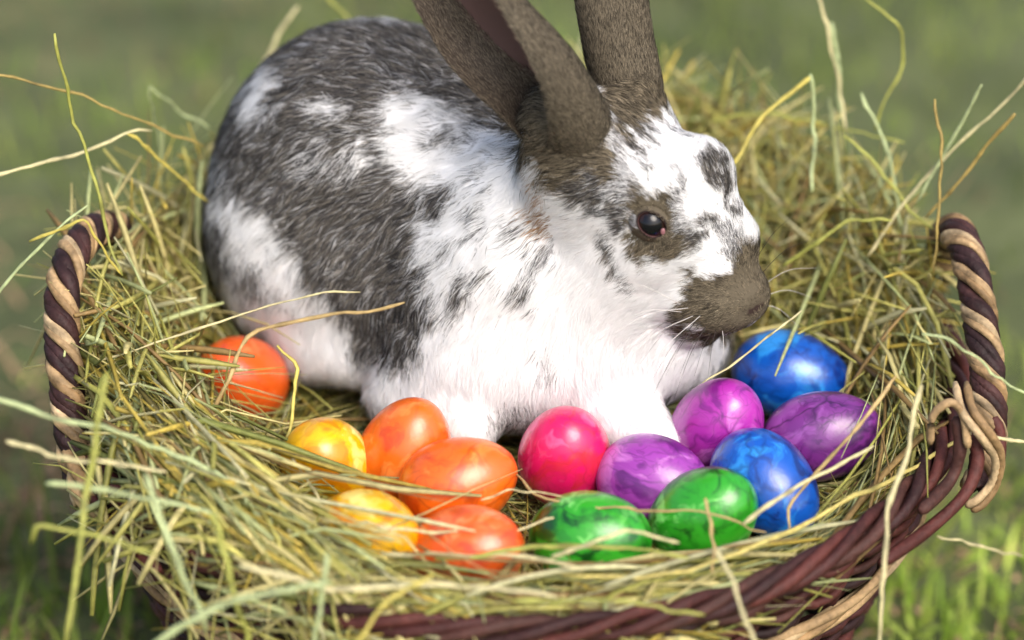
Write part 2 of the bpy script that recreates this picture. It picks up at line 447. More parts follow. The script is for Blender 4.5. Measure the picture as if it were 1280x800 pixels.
def surface_nets(f, lo, hi, h):
    nx = [int((hi[i] - lo[i]) / h) + 1 for i in range(3)]
    ax = [lo[i] + h * np.arange(nx[i]) for i in range(3)]
    D = np.empty(nx, np.float32)
    YY, ZZ = np.meshgrid(ax[1], ax[2], indexing='ij')
    for i, x in enumerate(ax[0]):
        D[i] = f(np.stack([np.full_like(YY, x), YY, ZZ], -1))
    ins = D < 0
    cs = np.zeros([n - 1 for n in nx], int)
    for c in range(8):
        dx, dy, dz = c & 1, c >> 1 & 1, c >> 2 & 1
        cs += ins[dx:nx[0] - 1 + dx, dy:nx[1] - 1 + dy, dz:nx[2] - 1 + dz]
    act = (cs > 0) & (cs < 8)
    cell = np.argwhere(act)
    vid = np.full(act.shape, -1, int); vid[act] = np.arange(len(cell))
    acc = np.zeros((len(cell), 3)); cnt = np.zeros(len(cell))
    corners = np.array([[c & 1, c >> 1 & 1, c >> 2 & 1] for c in range(8)])
    val = np.stack([D[cell[:, 0] + c[0], cell[:, 1] + c[1], cell[:, 2] + c[2]] for c in corners], 1)
    for a in range(8):
        for bit in (1, 2, 4):
            b = a | bit
            if b == a: continue
            va, vb = val[:, a], val[:, b]
            x = (va < 0) != (vb < 0)
            t = va[x] / (va[x] - vb[x])
            acc[x] += corners[a] + t[:, None] * (corners[b] - corners[a]); cnt[x] += 1
    Vv = (cell + acc / cnt[:, None]) * h + np.array(lo)
    Fs = []
    for axis in range(3):
        sl0 = [slice(None)] * 3; sl1 = [slice(None)] * 3
        sl0[axis] = slice(0, -1); sl1[axis] = slice(1, None)
        cr = np.argwhere(ins[tuple(sl0)] != ins[tuple(sl1)])
        u, w = (axis + 1) % 3, (axis + 2) % 3
        cr = cr[(cr[:, u] > 0) & (cr[:, w] > 0) & (cr[:, u] < nx[u] - 1) & (cr[:, w] < nx[w] - 1)]
        def g(du, dw):
            q = cr.copy(); q[:, u] -= du; q[:, w] -= dw
            return vid[q[:, 0], q[:, 1], q[:, 2]]
        quad = np.stack([g(1, 1), g(0, 1), g(0, 0), g(1, 0)], 1)
        flip = ~ins[cr[:, 0], cr[:, 1], cr[:, 2]]
        quad[flip] = quad[flip][:, ::-1]
        Fs.append(quad)
    return Vv, np.concatenate(Fs)
bodyV, bodyF = surface_nets(sdf, (-0.185, -0.105, 0.12), (0.165, 0.175, 0.365), 0.0021)
NB = len(bodyV)

def ear(axis, half, depth, arc, face, roll):
    """cupped ear: axis points, half-widths (m), cup depth (m), opening half-angle per ring; returns shell"""
    K, S = 44, 25
    ax = catmull(axis, K)
    u = np.linspace(0, 1, len(half)); t = np.linspace(0, 1, K)
    hw = np.interp(t, u, half); dp = np.interp(t, u, depth); op = np.interp(t, u, arc)
    rl = np.interp(t, np.linspace(0, 1, len(roll)), roll)
    T = unit(np.gradient(ax, axis=0))
    f = unit(np.array(face, float)); f = unit(f[None] - (T @ f)[:, None] * T)     # direction the cup opens to
    s = np.cross(T, f)
    cr, sr = np.cos(rl)[:, None], np.sin(rl)[:, None]
    f, s = f * cr + s * sr, s * cr - f * sr
    V = []
    for lay, th in ((0, 0.0), (1, 0.0022)):
        a = np.linspace(-1, 1, S)[None] * op[:, None]
        # a runs round the back of the cup
        rx = hw / np.maximum(np.sin(np.minimum(op, np.pi / 2)), 0.2)
        px = rx[:, None] * np.sin(a); py = -dp[:, None] * np.cos(a)
        edge = 1 - 0.75 * np.abs(np.linspace(-1, 1, S))[None] ** 4
        o = th * edge
        nx = np.sin(a); ny = -np.cos(a)
        px = px - nx * o if lay else px; py = py - ny * o if lay else py
        V.append(ax[:, None] + px[..., None] * s[:, None] + py[..., None] * f[:, None])
    V = np.stack(V, 0)                         # layer 0 outer back, layer 1 inner
    idx = np.arange(2 * K * S).reshape(2, K, S)
    q0 = np.stack([idx[0, :-1, :-1], idx[0, 1:, :-1], idx[0, 1:, 1:], idx[0, :-1, 1:]], -1).reshape(-1, 4)
    q1 = np.stack([idx[1, :-1, :-1], idx[1, :-1, 1:], idx[1, 1:, 1:], idx[1, 1:, :-1]], -1).reshape(-1, 4)
    eds = []
    for j, rev in ((0, 0), (S - 1, 1)):
        q = np.stack([idx[0, :-1, j], idx[1, :-1, j], idx[1, 1:, j], idx[0, 1:, j]], -1)
        eds.append(q[:, ::-1] if rev else q)
    q = np.stack([idx[0, -1, :-1], idx[1, -1, :-1], idx[1, -1, 1:], idx[0, -1, 1:]], -1); eds.append(q)
    Fq = np.concatenate([q0, q1] + eds)
    Vf = V.reshape(-1, 3)
    # keep the outer layer pointing away from the cup
    fn = np.cross(Vf[q0[:, 1]] - Vf[q0[:, 0]], Vf[q0[:, 2]] - Vf[q0[:, 0]])
    cen = Vf[q0].mean(1); mid = ax[np.clip((q0[:, 0] // S), 0, K - 1)]
    if np.mean(np.einsum('ij,ij->i', fn, cen - mid - 0.0 * fn)) < 0: Fq = Fq[:, ::-1]
    lay = np.repeat([0, 1], K * S)
    lay = lay * (1 + 1 * (np.tile(np.abs(np.linspace(-1, 1, S)), 2 * K) < 0.34))     # 2: bare middle of the cup
    return Vf, Fq, lay
ear1 = ear([P_(748, 228, 0.002), P_(714, 164, -0.025), P_(664, 100, -0.034), P_(592, 26, -0.022), P_(530, -62, -0.004), P_(495, -135, 0.012)],
           [0.013, 0.0225, 0.0275, 0.0310, 0.027, 0.003], [0.012, 0.0195, 0.021, 0.018, 0.013, 0.002], [3.0, 2.95, 2.2, 1.8, 1.5, 1.0],
           (-0.72, -0.66, -0.10), [0.0, 0.0, 0.0, 0.0, 0.0])
ear2 = ear([P_(792, 168, -0.004), P_(787, 118, 0.002), P_(772, 50, 0.010), P_(760, -20, 0.018), P_(750, -90, 0.026), P_(748, -150, 0.034)],
           [0.012, 0.0165, 0.0175, 0.0185, 0.016, 0.002], [0.012, 0.014, 0.013, 0.012, 0.009, 0.002], [2.6, 2.2, 1.7, 1.45, 1.3, 1.0],
           (-0.35, 0.85, 0.1), [0, 0, 0, 0, 0])
EN = unit(np.array([0.05, -0.95, 0.26]))            # the way the eye looks
_s1 = unit(np.cross(EN, [0, 0, 1.0])); _s1 = -_s1 if _s1[0] < 0 else _s1
_s2 = np.cross(_s1, EN); _s2 = -_s2 if _s2[2] < 0 else _s2
_tl = R(-36)
LE1 = _s1 * math.cos(_tl) + _s2 * math.sin(_tl); LE2 = -_s1 * math.sin(_tl) + _s2 * math.cos(_tl)
LRX, LRY = 0.0068, 0.0052
def eyelids():
    """almond opening round the eyeball, running out into the skin of the head"""
    a = np.linspace(0, 2 * np.pi, 60, endpoint=False)
    ca, sa = np.cos(a)[:, None], np.sin(a)[:, None]
    pts = ca * LRX * (1 + 0.14 * np.maximum(ca, 0) ** 3) * LE1 + sa * LRY * LE2
    V = []
    for sc, up in [(0.94, -0.0006), (0.97, 0.0003), (1.02, 0.0006), (1.10, 0.0005), (1.25, -0.0004), (1.5, -0.0030), (1.75, -0.0062)]:
        hgt = np.sqrt(0.0080 ** 2 - np.minimum(np.sum(pts ** 2, 1), 0.0000575))
        V.append(EYE + pts * sc + EN * (hgt + up)[:, None])
    V = np.stack(V); idx = np.arange(V.shape[0] * 60).reshape(-1, 60); nn = np.roll(idx, -1, 1)
    F = np.stack([idx[:-1], nn[:-1], nn[1:], idx[1:]], -1).reshape(-1, 4)
    V = V.reshape(-1, 3)
    g = np.cross(V[F[:, 1]] - V[F[:, 0]], V[F[:, 2]] - V[F[:, 0]])
    if np.mean(g @ EN) < 0: F = F[:, ::-1]
    return V, F
V3, F3 = eyelids()
def lid_radius(P):
    q = P - EYE
    return np.where(q @ EN > -0.002, np.sqrt((q @ LE1 / LRX) ** 2 + (q @ LE2 / LRY) ** 2), 9.0)
V1, F1, L1 = ear1; V2, F2, L2 = ear2
RV = np.concatenate([bodyV, V1, V2, V3])
RF = np.concatenate([bodyF, F1 + NB, F2 + NB + len(V1), F3 + NB + len(V1) + len(V2)])
part = np.concatenate([np.zeros(NB, int), 1 + L1 * 10, 2 + L2 * 10, np.zeros(len(V3), int)])      # 0 body, 1/2 ear back, 11/12 ear inside

# ------------------------------------------------------------------ coat pattern
# each patch: centre and radii measured on the flank that faces the photograph's side, then rotation, tone
WHT, DRK, BRN, TANF, MIX = 0, 1, 2, 3, 4
PATCH = [
 (425, 175, 205, 190, 0, DRK), (350, 250, 110, 130, 0, DRK), (600, 78, 100, 62, 35, DRK), (500, 300, 85, 120, 0, DRK), (470, 395, 60, 60, 25, DRK),
 (512, 415, 30, 40, 0, DRK),
 (332, 112, 17, 30, 35, WHT), (505, 14, 60, 11, -6, WHT), (412, 138, 30, 9, 5, WHT), (455, 190, 13, 20, 0, WHT), (405, 210, 38, 10, -5, MIX), (400, 190, 20, 8, 0, MIX),
 (350, 330, 26, 95, -33, WHT), (300, 290, 22, 48, -25, WHT), (297, 345, 12, 40, -15, MIX), (395, 415, 45, 28, 20, WHT), (270, 215, 8, 26, 0, MIX),
 (600, 215, 108, 62, 22, WHT), (515, 150, 30, 32, 20, WHT), (545, 185, 45, 50, 0, WHT), (640, 330, 105, 110, 0, WHT), (585, 300, 60, 70, -20, WHT), (560, 420, 42, 60, -20, WHT),
 (553, 172, 14, 22, 20, DRK), (590, 170, 10, 18, 10, MIX), (543, 252, 26, 20, -35, DRK), (515, 290, 20, 34, 20, DRK), (520, 375, 22, 45, -10, DRK),
 (603, 222, 11, 9, 0, MIX), (600, 268, 12, 14, 0, MIX), (558, 315, 12, 10, 0, MIX), (578, 362, 12, 24, 18, DRK), (608, 348, 10, 13, 20, DRK), (653, 358, 17, 11, -20, DRK), (566, 392, 8, 14, 10, MIX),
 (668, 262, 9, 30, 8, TANF), (640, 285, 12, 14, 30, MIX), (672, 310, 10, 26, 12, MIX), (690, 460, 12, 9, 0, MIX), (648, 525, 40, 9, 0, MIX),  # last patch: shadow under the chest painted into the coat
 # head
 (725, 205, 62, 48, 20, BRN), (745, 235, 50, 24, 12, DRK), (775, 258, 28, 34, 0, MIX), (768, 268, 14, 22, 0, DRK), (770, 185, 20, 44, -10, MIX), (760, 190, 14, 40, -10, BRN), (800, 185, 9, 26, -35, DRK), (782, 150, 8, 30, -20, BRN), (815, 160, 7, 18, -40, DRK), (850, 158, 6, 18, -40, MIX), (800, 112, 46, 42, 5, BRN), (700, 158, 66, 62, 40, BRN),
 (806, 212, 16, 12, 30, WHT), (790, 200, 6, 10, 0, WHT),
 (824, 280, 36, 48, -18, BRN), (800, 250, 18, 14, 0, BRN), (856, 258, 11, 32, -20, MIX), (855, 220, 8, 22, -35, MIX), (868, 300, 10, 16, -20, DRK), (762, 318, 9, 22, -15, DRK), (776, 345, 9, 18, -20, MIX),
 (902, 212, 13, 32, -30, DRK), (887, 272, 8, 16, -25, DRK), (918, 262, 7, 16, -25, DRK), (915, 308, 16, 28, -25, MIX), (932, 332, 24, 24, 0, DRK),
 (908, 382, 63, 41, -12, BRN), (940, 360, 30, 50, -15, BRN), (860, 400, 26, 22, 20, BRN),
]
def coat_tone(P, Nn, prt, jit):
    """tone index for surface points P with normals Nn"""
    w1 = (np.stack([noise3(P, 70), noise3(P + 3.3, 70)], -1) - 0.5) * 26
    w2 = (np.stack([noise3(P + 1.7, 260), noise3(P + 5.1, 260)], -1) - 0.5) * 24
    # the flank on the photograph's side is painted from its own patches; the far flank mirrors them loosely
    q = P.copy()
    far = (Nn[:, 1] * 0.88 - Nn[:, 2] * -0.47 < 0) if False else ((Nn @ FW) > 0.12)
    px, py = project(q)
    px = px + w1[:, 0] + w2[:, 0] + jit[:, 0]; py = py + w1[:, 1] + w2[:, 1] + jit[:, 1]
    tone = np.zeros(len(P), int)
    for cx, cy, rx, ry, rot, tn in PATCH:
        c, s = math.cos(R(rot)), math.sin(R(rot))
        dx, dy = px - cx, py - cy
        a = (dx * c + dy * s) / rx; b = (-dx * s + dy * c) / ry
        tone[a * a + b * b < 1] = tn
    fl = noise3(P + 9.3, 190) + 0.35 * noise3(P + 2.9, 480)
    tone[(tone == WHT) & (fl > 1.06) & (px < 690) & (py < 400) & (py > 120)] = MIX
    tone[(tone == DRK) & (fl < 0.30) & (px < 690)] = MIX
    tone[far & (P[:, 2] > 0.26)] = DRK
    tone[(prt % 10 == 1) | (prt % 10 == 2)] = BRN
    return tone
def coat_color(tone, n, P):
    r = rng.random((n, 1)); r2 = rng.random((n, 1)); r3 = rng.random((n, 1))
    white = np.array([0.88, 0.88, 0.875]) * (0.93 + 0.1 * r)
    dark = np.array(lin(66, 64, 64)) * (0.6 + 0.8 * r); dark = np.where(r2 < 0.36, np.array(lin(146, 139, 128)) * (0.6 + 0.6 * r3), dark)
    brown = np.array(lin(60, 55, 48)) * (0.5 + 0.9 * r); brown = np.where(r2 < 0.55, np.array(lin(158, 145, 122)) * (0.6 + 0.5 * r3), brown)
    tan = np.array(lin(165, 125, 80)) * (0.7 + 0.6 * r)
    mix = np.where(r2 < 0.5, white, dark)
    out = np.where((tone == DRK)[:, None], dark, white)
    out = np.where((tone == BRN)[:, None], brown, out)
    out = np.where((tone == TANF)[:, None], np.where(r2 < 0.75, tan, white), out)
    out = np.where((tone == MIX)[:, None], mix, out)
    # a few stray hairs of the other colour
    st = rng.random((n, 1)) < 0.09
    out = np.where(st & (tone == DRK)[:, None], white * 0.8, out)
    return out

# vertex normals of the body
fn = np.cross(RV[RF[:, 2]] - RV[RF[:, 0]], RV[RF[:, 3]] - RV[RF[:, 1]])
vn = np.zeros_like(RV)
for k in range(4): np.add.at(vn, RF[:, k], fn)
vn = unit(vn)
skin_avg = {WHT: (0.84, 0.83, 0.83), DRK: lin(78, 75, 74), BRN: lin(92, 84, 70), TANF: lin(150, 118, 80), MIX: lin(150, 148, 148)}
tn = coat_tone(RV, vn, part, np.zeros((len(RV), 2)))
skin = np.array([skin_avg[i] for i in range(5)])[tn]
skin[part > 10] = lin(84, 75, 66); skin[part > 20] = lin(104, 80, 75)
skin[lid_radius(RV) < 1.13] = lin(40, 31, 30)
skin[(lid_radius(RV) < 0.99) & (RV[:, 1] < 0)] = lin(88, 62, 62)
for a, b, r in CUTS:
    ab = b - a; h = np.clip(((RV - a) @ ab) / (ab @ ab), 0, 1)
    skin[np.linalg.norm(RV - a - h[..., None] * ab, axis=-1) < r + 0.0006] = lin(58, 46, 42)
rabbit = empty('rabbit', tuple(P_(560, 500, 0.03)))
tag(rabbit, 'white and grey spotted rabbit with tall upright ears sitting in the hay', 'rabbit')
rabbit_inv = Matrix.Translation(-rabbit.location)
def rpart(name, me):
    o = mesh_obj(name, me, rabbit); o.matrix_parent_inverse = rabbit_inv; return o
rpart('body', fast_mesh('rabbit_body', RV, RF, M_skin, skin))

# ------------------------------------------------------------------ fur
GUIDES = [  # px, py, y, dpx, dpy, dy : lie of the coat
 (950, 370, -0.04, -0.6, -0.8, 0), (920, 300, -0.05, -0.55, -0.85, 0), (890, 400, -0.05, -1, 0.25, 0), (860, 210, -0.05, -0.6, -0.75, 0.1), (840, 300, -0.06, -0.95, 0.15, 0),
 (800, 200, -0.05, -0.6, -0.6, 0.1), (760, 250, -0.05, -0.9, 0.25, 0), (790, 340, -0.06, -0.75, 0.6, 0), (740, 330, -0.05, -0.6, 0.8, 0), (720, 420, -0.06, -0.3, 1, 0),
 (680, 250, -0.03, -0.75, 0.6, 0), (640, 330, -0.03, -0.6, 0.75, 0), (600, 200, 0, -0.95, 0.25, 0.2), (560, 280, 0, -0.9, 0.4, 0), (620, 420, -0.04, -0.4, 0.9, 0), (640, 500, -0.05, -0.1, 1, 0),
 (500, 150, 0.02, -1, 0.2, 0.2), (480, 60, 0.06, -1, -0.05, 0.3), (400, 80, 0.06, -1, 0.4, 0.2), (480, 300, 0, -0.8, 0.6, 0), (500, 420, 0, -0.3, 0.9, 0), (400, 250, 0.02, -0.8, 0.6, 0.1),
 (330, 150, 0.06, -0.7, 0.8, 0.1), (290, 280, 0.06, -0.3, 1, 0), (350, 350, 0.03, -0.35, 0.95, 0), (420, 430, 0.01, 0, 1, -0.1), (760, 500, -0.06, 0.5, 0.8, -0.1), (820, 550, -0.08, 0.7, 0.6, 0), (540, 510, -0.05, 0.4, 0.8, -0.1), (860, 440, 0, 0.3, 0.9, 0),
]
GP = np.array([P_(g[0], g[1], g[2]) for g in GUIDES])
GD = unit(np.array([g[3] * RT - g[4] * UP + g[5] * 1.0 * FW for g in GUIDES]))
def build_fur():
    tri = np.concatenate([RF[:, [0, 1, 2]], RF[:, [0, 2, 3]]])
    A, B, C = RV[tri[:, 0]], RV[tri[:, 1]], RV[tri[:, 2]]
    area = 0.5 * np.linalg.norm(np.cross(B - A, C - A), axis=1)
    cen = (A + B + C) / 3
    prt = part[tri[:, 0]]
    hx, hy = project(cen)
    headw = 1 / (1 + np.exp(-((hx - 735) / 12))) * (hy < 440) * (cen[:, 1] < 0.02)
    headw = headw * (1 - 0.6 * np.clip((hy - 350) / 60, 0, 1) * (hx < 830))
    dens = np.where(prt == 0, 1.0 + 2.6 * headw, 4.6)
    dens = np.where(prt > 20, 0.7, dens)
    cn = unit(np.cross(B - A, C - A))
    facing = (cn @ FW)
    dens *= np.where(facing > 0.35, 0.35, 1.0)
    dens *= np.where(cen[:, 2] < 0.142, 0.05, 1.0)
    w = area * dens; N = 500000
    t = rng.choice(len(tri), N, p=w / w.sum())
    u, v = rng.random(N), rng.random(N); m = u + v > 1; u[m], v[m] = 1 - u[m], 1 - v[m]
    Pr = A[t] + u[:, None] * (B - A)[t] + v[:, None] * (C - A)[t]
    Nn = unit(vn[tri[t, 0]] * (1 - u - v)[:, None] + vn[tri[t, 1]] * u[:, None] + vn[tri[t, 2]] * v[:, None])
    prt = prt[t]; hw = headw[t]
    # keep the eye clear
    ok = lid_radius(Pr) > 1.09
    for a, b, r in CUTS:
        ab = b - a; h = np.clip(((Pr - a) @ ab) / (ab @ ab), 0, 1)
        ok &= np.linalg.norm(Pr - a - h[..., None] * ab, axis=-1) > r + 0.0005
    Pr, Nn, prt, hw = Pr[ok], Nn[ok], prt[ok], hw[ok]; N = len(Pr)
    # lie of the coat
    D = np.zeros((N, 3)); 
    for g, d in zip(GP, GD):
        D += d[None] / (np.sum((Pr - g) ** 2, axis=1)[:, None] + 1e-4) ** 1.5
    D = unit(D)
    e1 = unit(P_(600, 30, -0.02) - P_(748, 232, -0.034)); e2 = unit(P_(760, -20, 0.018) - P_(792, 168, -0.004))
    D = np.where((prt % 10 == 1)[:, None], e1, D); D = np.where((prt % 10 == 2)[:, None], e2, D)
    wob = np.stack([noise3(Pr + k * 2.1, 120) - 0.5 + 0.8 * (noise3(Pr + k * 4.7, 330) - 0.5) for k in range(3)], -1)
    D = D + wob * np.where(prt == 0, 1.1 - 0.5 * hw, 0.4)[:, None] + rng.normal(0, 0.16, (N, 3))
    er = Pr - EYE; ew = np.clip(1.3 - (np.linalg.norm(er, axis=1) - 0.006) / 0.008, 0, 1)[:, None]
    D = D * (1 - ew) + unit(er) * ew
    D = unit(D - np.einsum('ij,ij->i', D, Nn)[:, None] * Nn)
    L = 0.0090 * (1 - hw) + 0.0050 * hw
    for a, b, ra, rb, k in CAPS[:4]:
        ab = b - a; hh = np.clip(((Pr - a) @ ab) / (ab @ ab), 0, 1)
        wl = np.clip(1 - (np.linalg.norm(Pr - a - hh[:, None] * ab, axis=1) / (ra + (rb - ra) * hh) - 1.0) / 0.6, 0, 1) * np.clip(hh * 2.5, 0, 1)
        L = L * (1 - wl) + np.minimum(L, 0.0055) * wl
    L = np.where(prt > 0, 0.0036, L); L = np.where(prt > 20, 0.0018, L)
    px, py = project(Pr)
    nose = np.clip(1 - np.hypot(px - 935, py - 375) / 75, 0, 1) * (prt == 0)
    L = L * (1 - 0.55 * nose)
    eyed = np.linalg.norm(Pr - EYE, axis=1)
    L = L * np.clip((eyed - 0.004) / 0.009, 0.45, 1)
    L = L * rng.uniform(0.65, 1.2, N)
    lift = np.where(prt == 0, 0.46 - 0.10 * hw, 0.42) + rng.normal(0, 0.08, N)
    lift = lift + 0.22 * (noise3(Pr, 200) - 0.5)
    # clumps on the longer coat
    nc = 15000
    ci = rng.choice(N, nc, replace=False)
    kd = kdtree.KDTree(nc)
    for i, j in enumerate(ci): kd.insert(Pr[j], i)
    kd.balance()
    near = np.array([kd.find(p)[1] for p in Pr])
    tipdir = unit(D + lift[:, None] * Nn)
    K = 3
    ts = np.array([0, 0.5, 1.0])
    root = Pr - Nn * 0.0006
    S = []
    for tt in ts:
        bend = D * (tt + 0.25 * tt * tt) + Nn * lift[:, None] * (tt * 1.5 - 0.75 * tt * tt)
        S.append(root + unit(bend + 1e-9) * 0 + bend * L[:, None] / 1.2)
    S = np.stack(S, 1)
    ctip = S[ci[near]]
    st = (0.20 * (1 - 0.55 * hw) * (prt == 0))[:, None, None] * (ts ** 1.5)[None, :, None]
    dist = np.linalg.norm(Pr - Pr[ci[near]], axis=1)
    st = st * (dist < 0.006)[:, None, None]
    S = S * (1 - st) + ctip * st
    wd = np.where(prt == 0, 0.000095 * (1 - hw) + 0.000075 * hw, 0.000075) * rng.uniform(0.7, 1.3, N)
    tang = unit(S[:, -1] - S[:, 0])
    sd = unit(np.cross(tang, Nn)); nrm2 = np.cross(sd, tang)
    roll = rng.normal(0, 0.6, N)[:, None]
    sd = sd * np.cos(roll) + nrm2 * np.sin(roll)
    prof = np.array([1.0, 0.9])
    Vq = np.concatenate([np.stack([S[:, k] - sd * (wd * prof[k])[:, None], S[:, k] + sd * (wd * prof[k])[:, None]], 1) for k in range(2)] + [S[:, 2:3]], 1)
    nv = 5
    idx = np.arange(N * nv).reshape(N, nv)
    Q = idx[:, [0, 1, 3, 2]].copy()
    Tt = idx[:, [2, 3, 4]].copy()
    tone = coat_tone(Pr, Nn, prt, rng.normal(0, 7, (N, 2)) * (1 - 0.55 * hw)[:, None])
    c = coat_color(tone, N, Pr)
    spk = np.where(prt == 0, 0.5 + 1.0 * noise3(Pr, 420) ** 1.2, 0.8 + 0.3 * noise3(Pr, 900))
    c = np.where(((tone == DRK) | (tone == BRN))[:, None], c * spk[:, None], c)
    inn = prt > 20
    c[inn] = np.array(lin(112, 90, 82)) * rng.uniform(0.6, 1.2, (inn.sum(), 1))
    er_ = (prt > 0) & (prt < 20); g_ = c[er_].mean(1, keepdims=True)
    c[er_] = (c[er_] * 0.9 + g_ * 0.1) * 0.96
    inn = (prt > 10) & (prt < 20)
    c[inn] = c[inn] * 0.9 + 0.1 * np.array(lin(150, 118, 108))
    cc = np.repeat(c[:, None], nv, 1)
    dk = (tone != WHT)
    cc[dk, :2] *= 0.75
    tip = rng.random(N) < 0.5
    cc[dk & tip, 4] *= 0.45
    Nm = unit(Nn[:, None] * 0.75 + nrm2[:, None] * 0.45 + rng.normal(0, 0.12, (N, 1, 3)))
    Nm = np.repeat(Nm, nv, 1)
    # faces must look outwards
    g = np.cross(Vq[:, 1] - Vq[:, 0], Vq[:, 3] - Vq[:, 0]); bad = np.einsum('ij,ij->i', g, Nn) < 0
    Q[bad] = Q[bad][:, ::-1]; Tt[bad] = Tt[bad][:, ::-1]
    return fast_mesh('rabbit_fur', Vq.reshape(-1, 3), [Q, Tt], M_fur, cc.reshape(-1, 3), True, Nm.reshape(-1, 3))
fur = rpart('fur', build_fur())
fur['kind'] = 'stuff'

# eye, lids and whiskers
def uv_ball(c, r, seg=40, ring=24, squash=(1, 1, 1)):
    th = np.linspace(0, np.pi, ring); ph = np.linspace(0, 2 * np.pi, seg, endpoint=False)
    T_, Ph = np.meshgrid(th, ph, indexing='ij')
    V = np.stack([np.sin(T_) * np.cos(Ph), np.sin(T_) * np.sin(Ph), np.cos(T_)], -1).reshape(-1, 3) * r * np.array(squash) + c
    idx = np.arange(ring * seg).reshape(ring, seg); nn = np.roll(idx, -1, 1)
    return V, np.stack([idx[:-1], idx[1:], nn[1:], nn[:-1]], -1).reshape(-1, 4)
def eye_material():
    m, nt, b, o = new_mat('rabbit_eye')
    a = nt.nodes.new('ShaderNodeAttribute'); a.attribute_name = 'col'
    nt.links.new(a.outputs['Color'], b.inputs['Base Color'])
    b.inputs['Roughness'].default_value = 0.08; b.inputs['Specular IOR Level'].default_value = 0.35; b.inputs['Coat Weight'].default_value = 0.15; b.inputs['Coat Roughness'].default_value = 0.03
    return m
M_eye = eye_material()
def make_eye(c, nrm):
    V, F = uv_ball(c, 0.0080)
    d = unit(V - c) @ nrm
    ang = np.degrees(np.arccos(np.clip(d, -1, 1)))
    pupil = np.array([0.004, 0.004, 0.006]); iris = np.array(lin(40, 24, 20)); scl = np.array(lin(128, 96, 98))
    col = np.where((ang < 38)[:, None], pupil, np.where((ang < 56)[:, None], iris, scl))
    return fast_mesh('eye', V, F, M_eye, col)
rpart('eye', make_eye(EYE + np.array([0, 0.0006, 0]), EN))
EYE2 = P_(838, 258, 0.004)
rpart('eye', make_eye(EYE2, unit(np.array([0.2, 0.93, 0.2]))))
V, F = uv_ball(EYE + EN * 0.0062 + np.array([0.0052, 0, -0.0034]), 0.0011, 16, 10, (1, 0.5, 1.5))
rpart('tear_duct', fast_mesh('tear_duct', V, F, plain('eye_corner', lin(140, 96, 100), 0.3)))

M_wh_d = plain('whisker_dark', lin(60, 52, 48), 0.4); M_wh_l = plain('whisker_pale', lin(215, 210, 205), 0.4)
for (x0, y0, x1, y1, yy0, yy1, lightw) in [
    (862, 392, 800, 455, -0.062, -0.085, 0), (858, 398, 795, 432, -0.062, -0.085, 0), (868, 405, 815, 475, -0.06, -0.09, 0), (872, 410, 832, 470, -0.06, -0.085, 0), (880, 413, 850, 468, -0.058, -0.08, 0),
    (852, 390, 770, 405, -0.062, -0.09, 1), (890, 415, 868, 470, -0.055, -0.075, 0), (850, 380, 745, 350, -0.062, -0.09, 1), (875, 395, 780, 500, -0.06, -0.1, 1), (945, 350, 1010, 300, -0.03, -0.03, 0), (948, 360, 1020, 335, -0.03, -0.03, 1), (950, 372, 1015, 372, -0.03, -0.02, 1),
    (870, 400, 805, 520, -.06, -.1, 0), (866, 395, 770, 460, -.062, -.1, 1), (882, 408, 842, 500, -.058, -.09, 0), (876, 402, 812, 500, -.06, -.1, 0), (895, 412, 885, 470, -.056, -.07, 0), (903, 412, 905, 462, -.054, -.07, 1), (860, 385, 760, 420, -.062, -.09, 1), (945, 380, 1000, 410, -.03, -.02, 1), (936, 340, 990, 270, -.03, -.03, 0),
    (812, 240, 800, 160, -0.05, -0.07, 0), (850, 250, 890, 140, -0.05, -0.06, 0)]:
    a, b = P_(x0, y0, yy0), P_(x1, y1, yy1)
    mid = (a + b) / 2 + np.array([0, 0, 0.004])
    p = catmull([a, mid, b], 12)
    V, F, _ = tubes(p[None], np.linspace(0.00017, 0.00004, 12)[None], 4)
    rpart('whisker', fast_mesh('whisker', V, F, M_wh_l if lightw else M_wh_d))

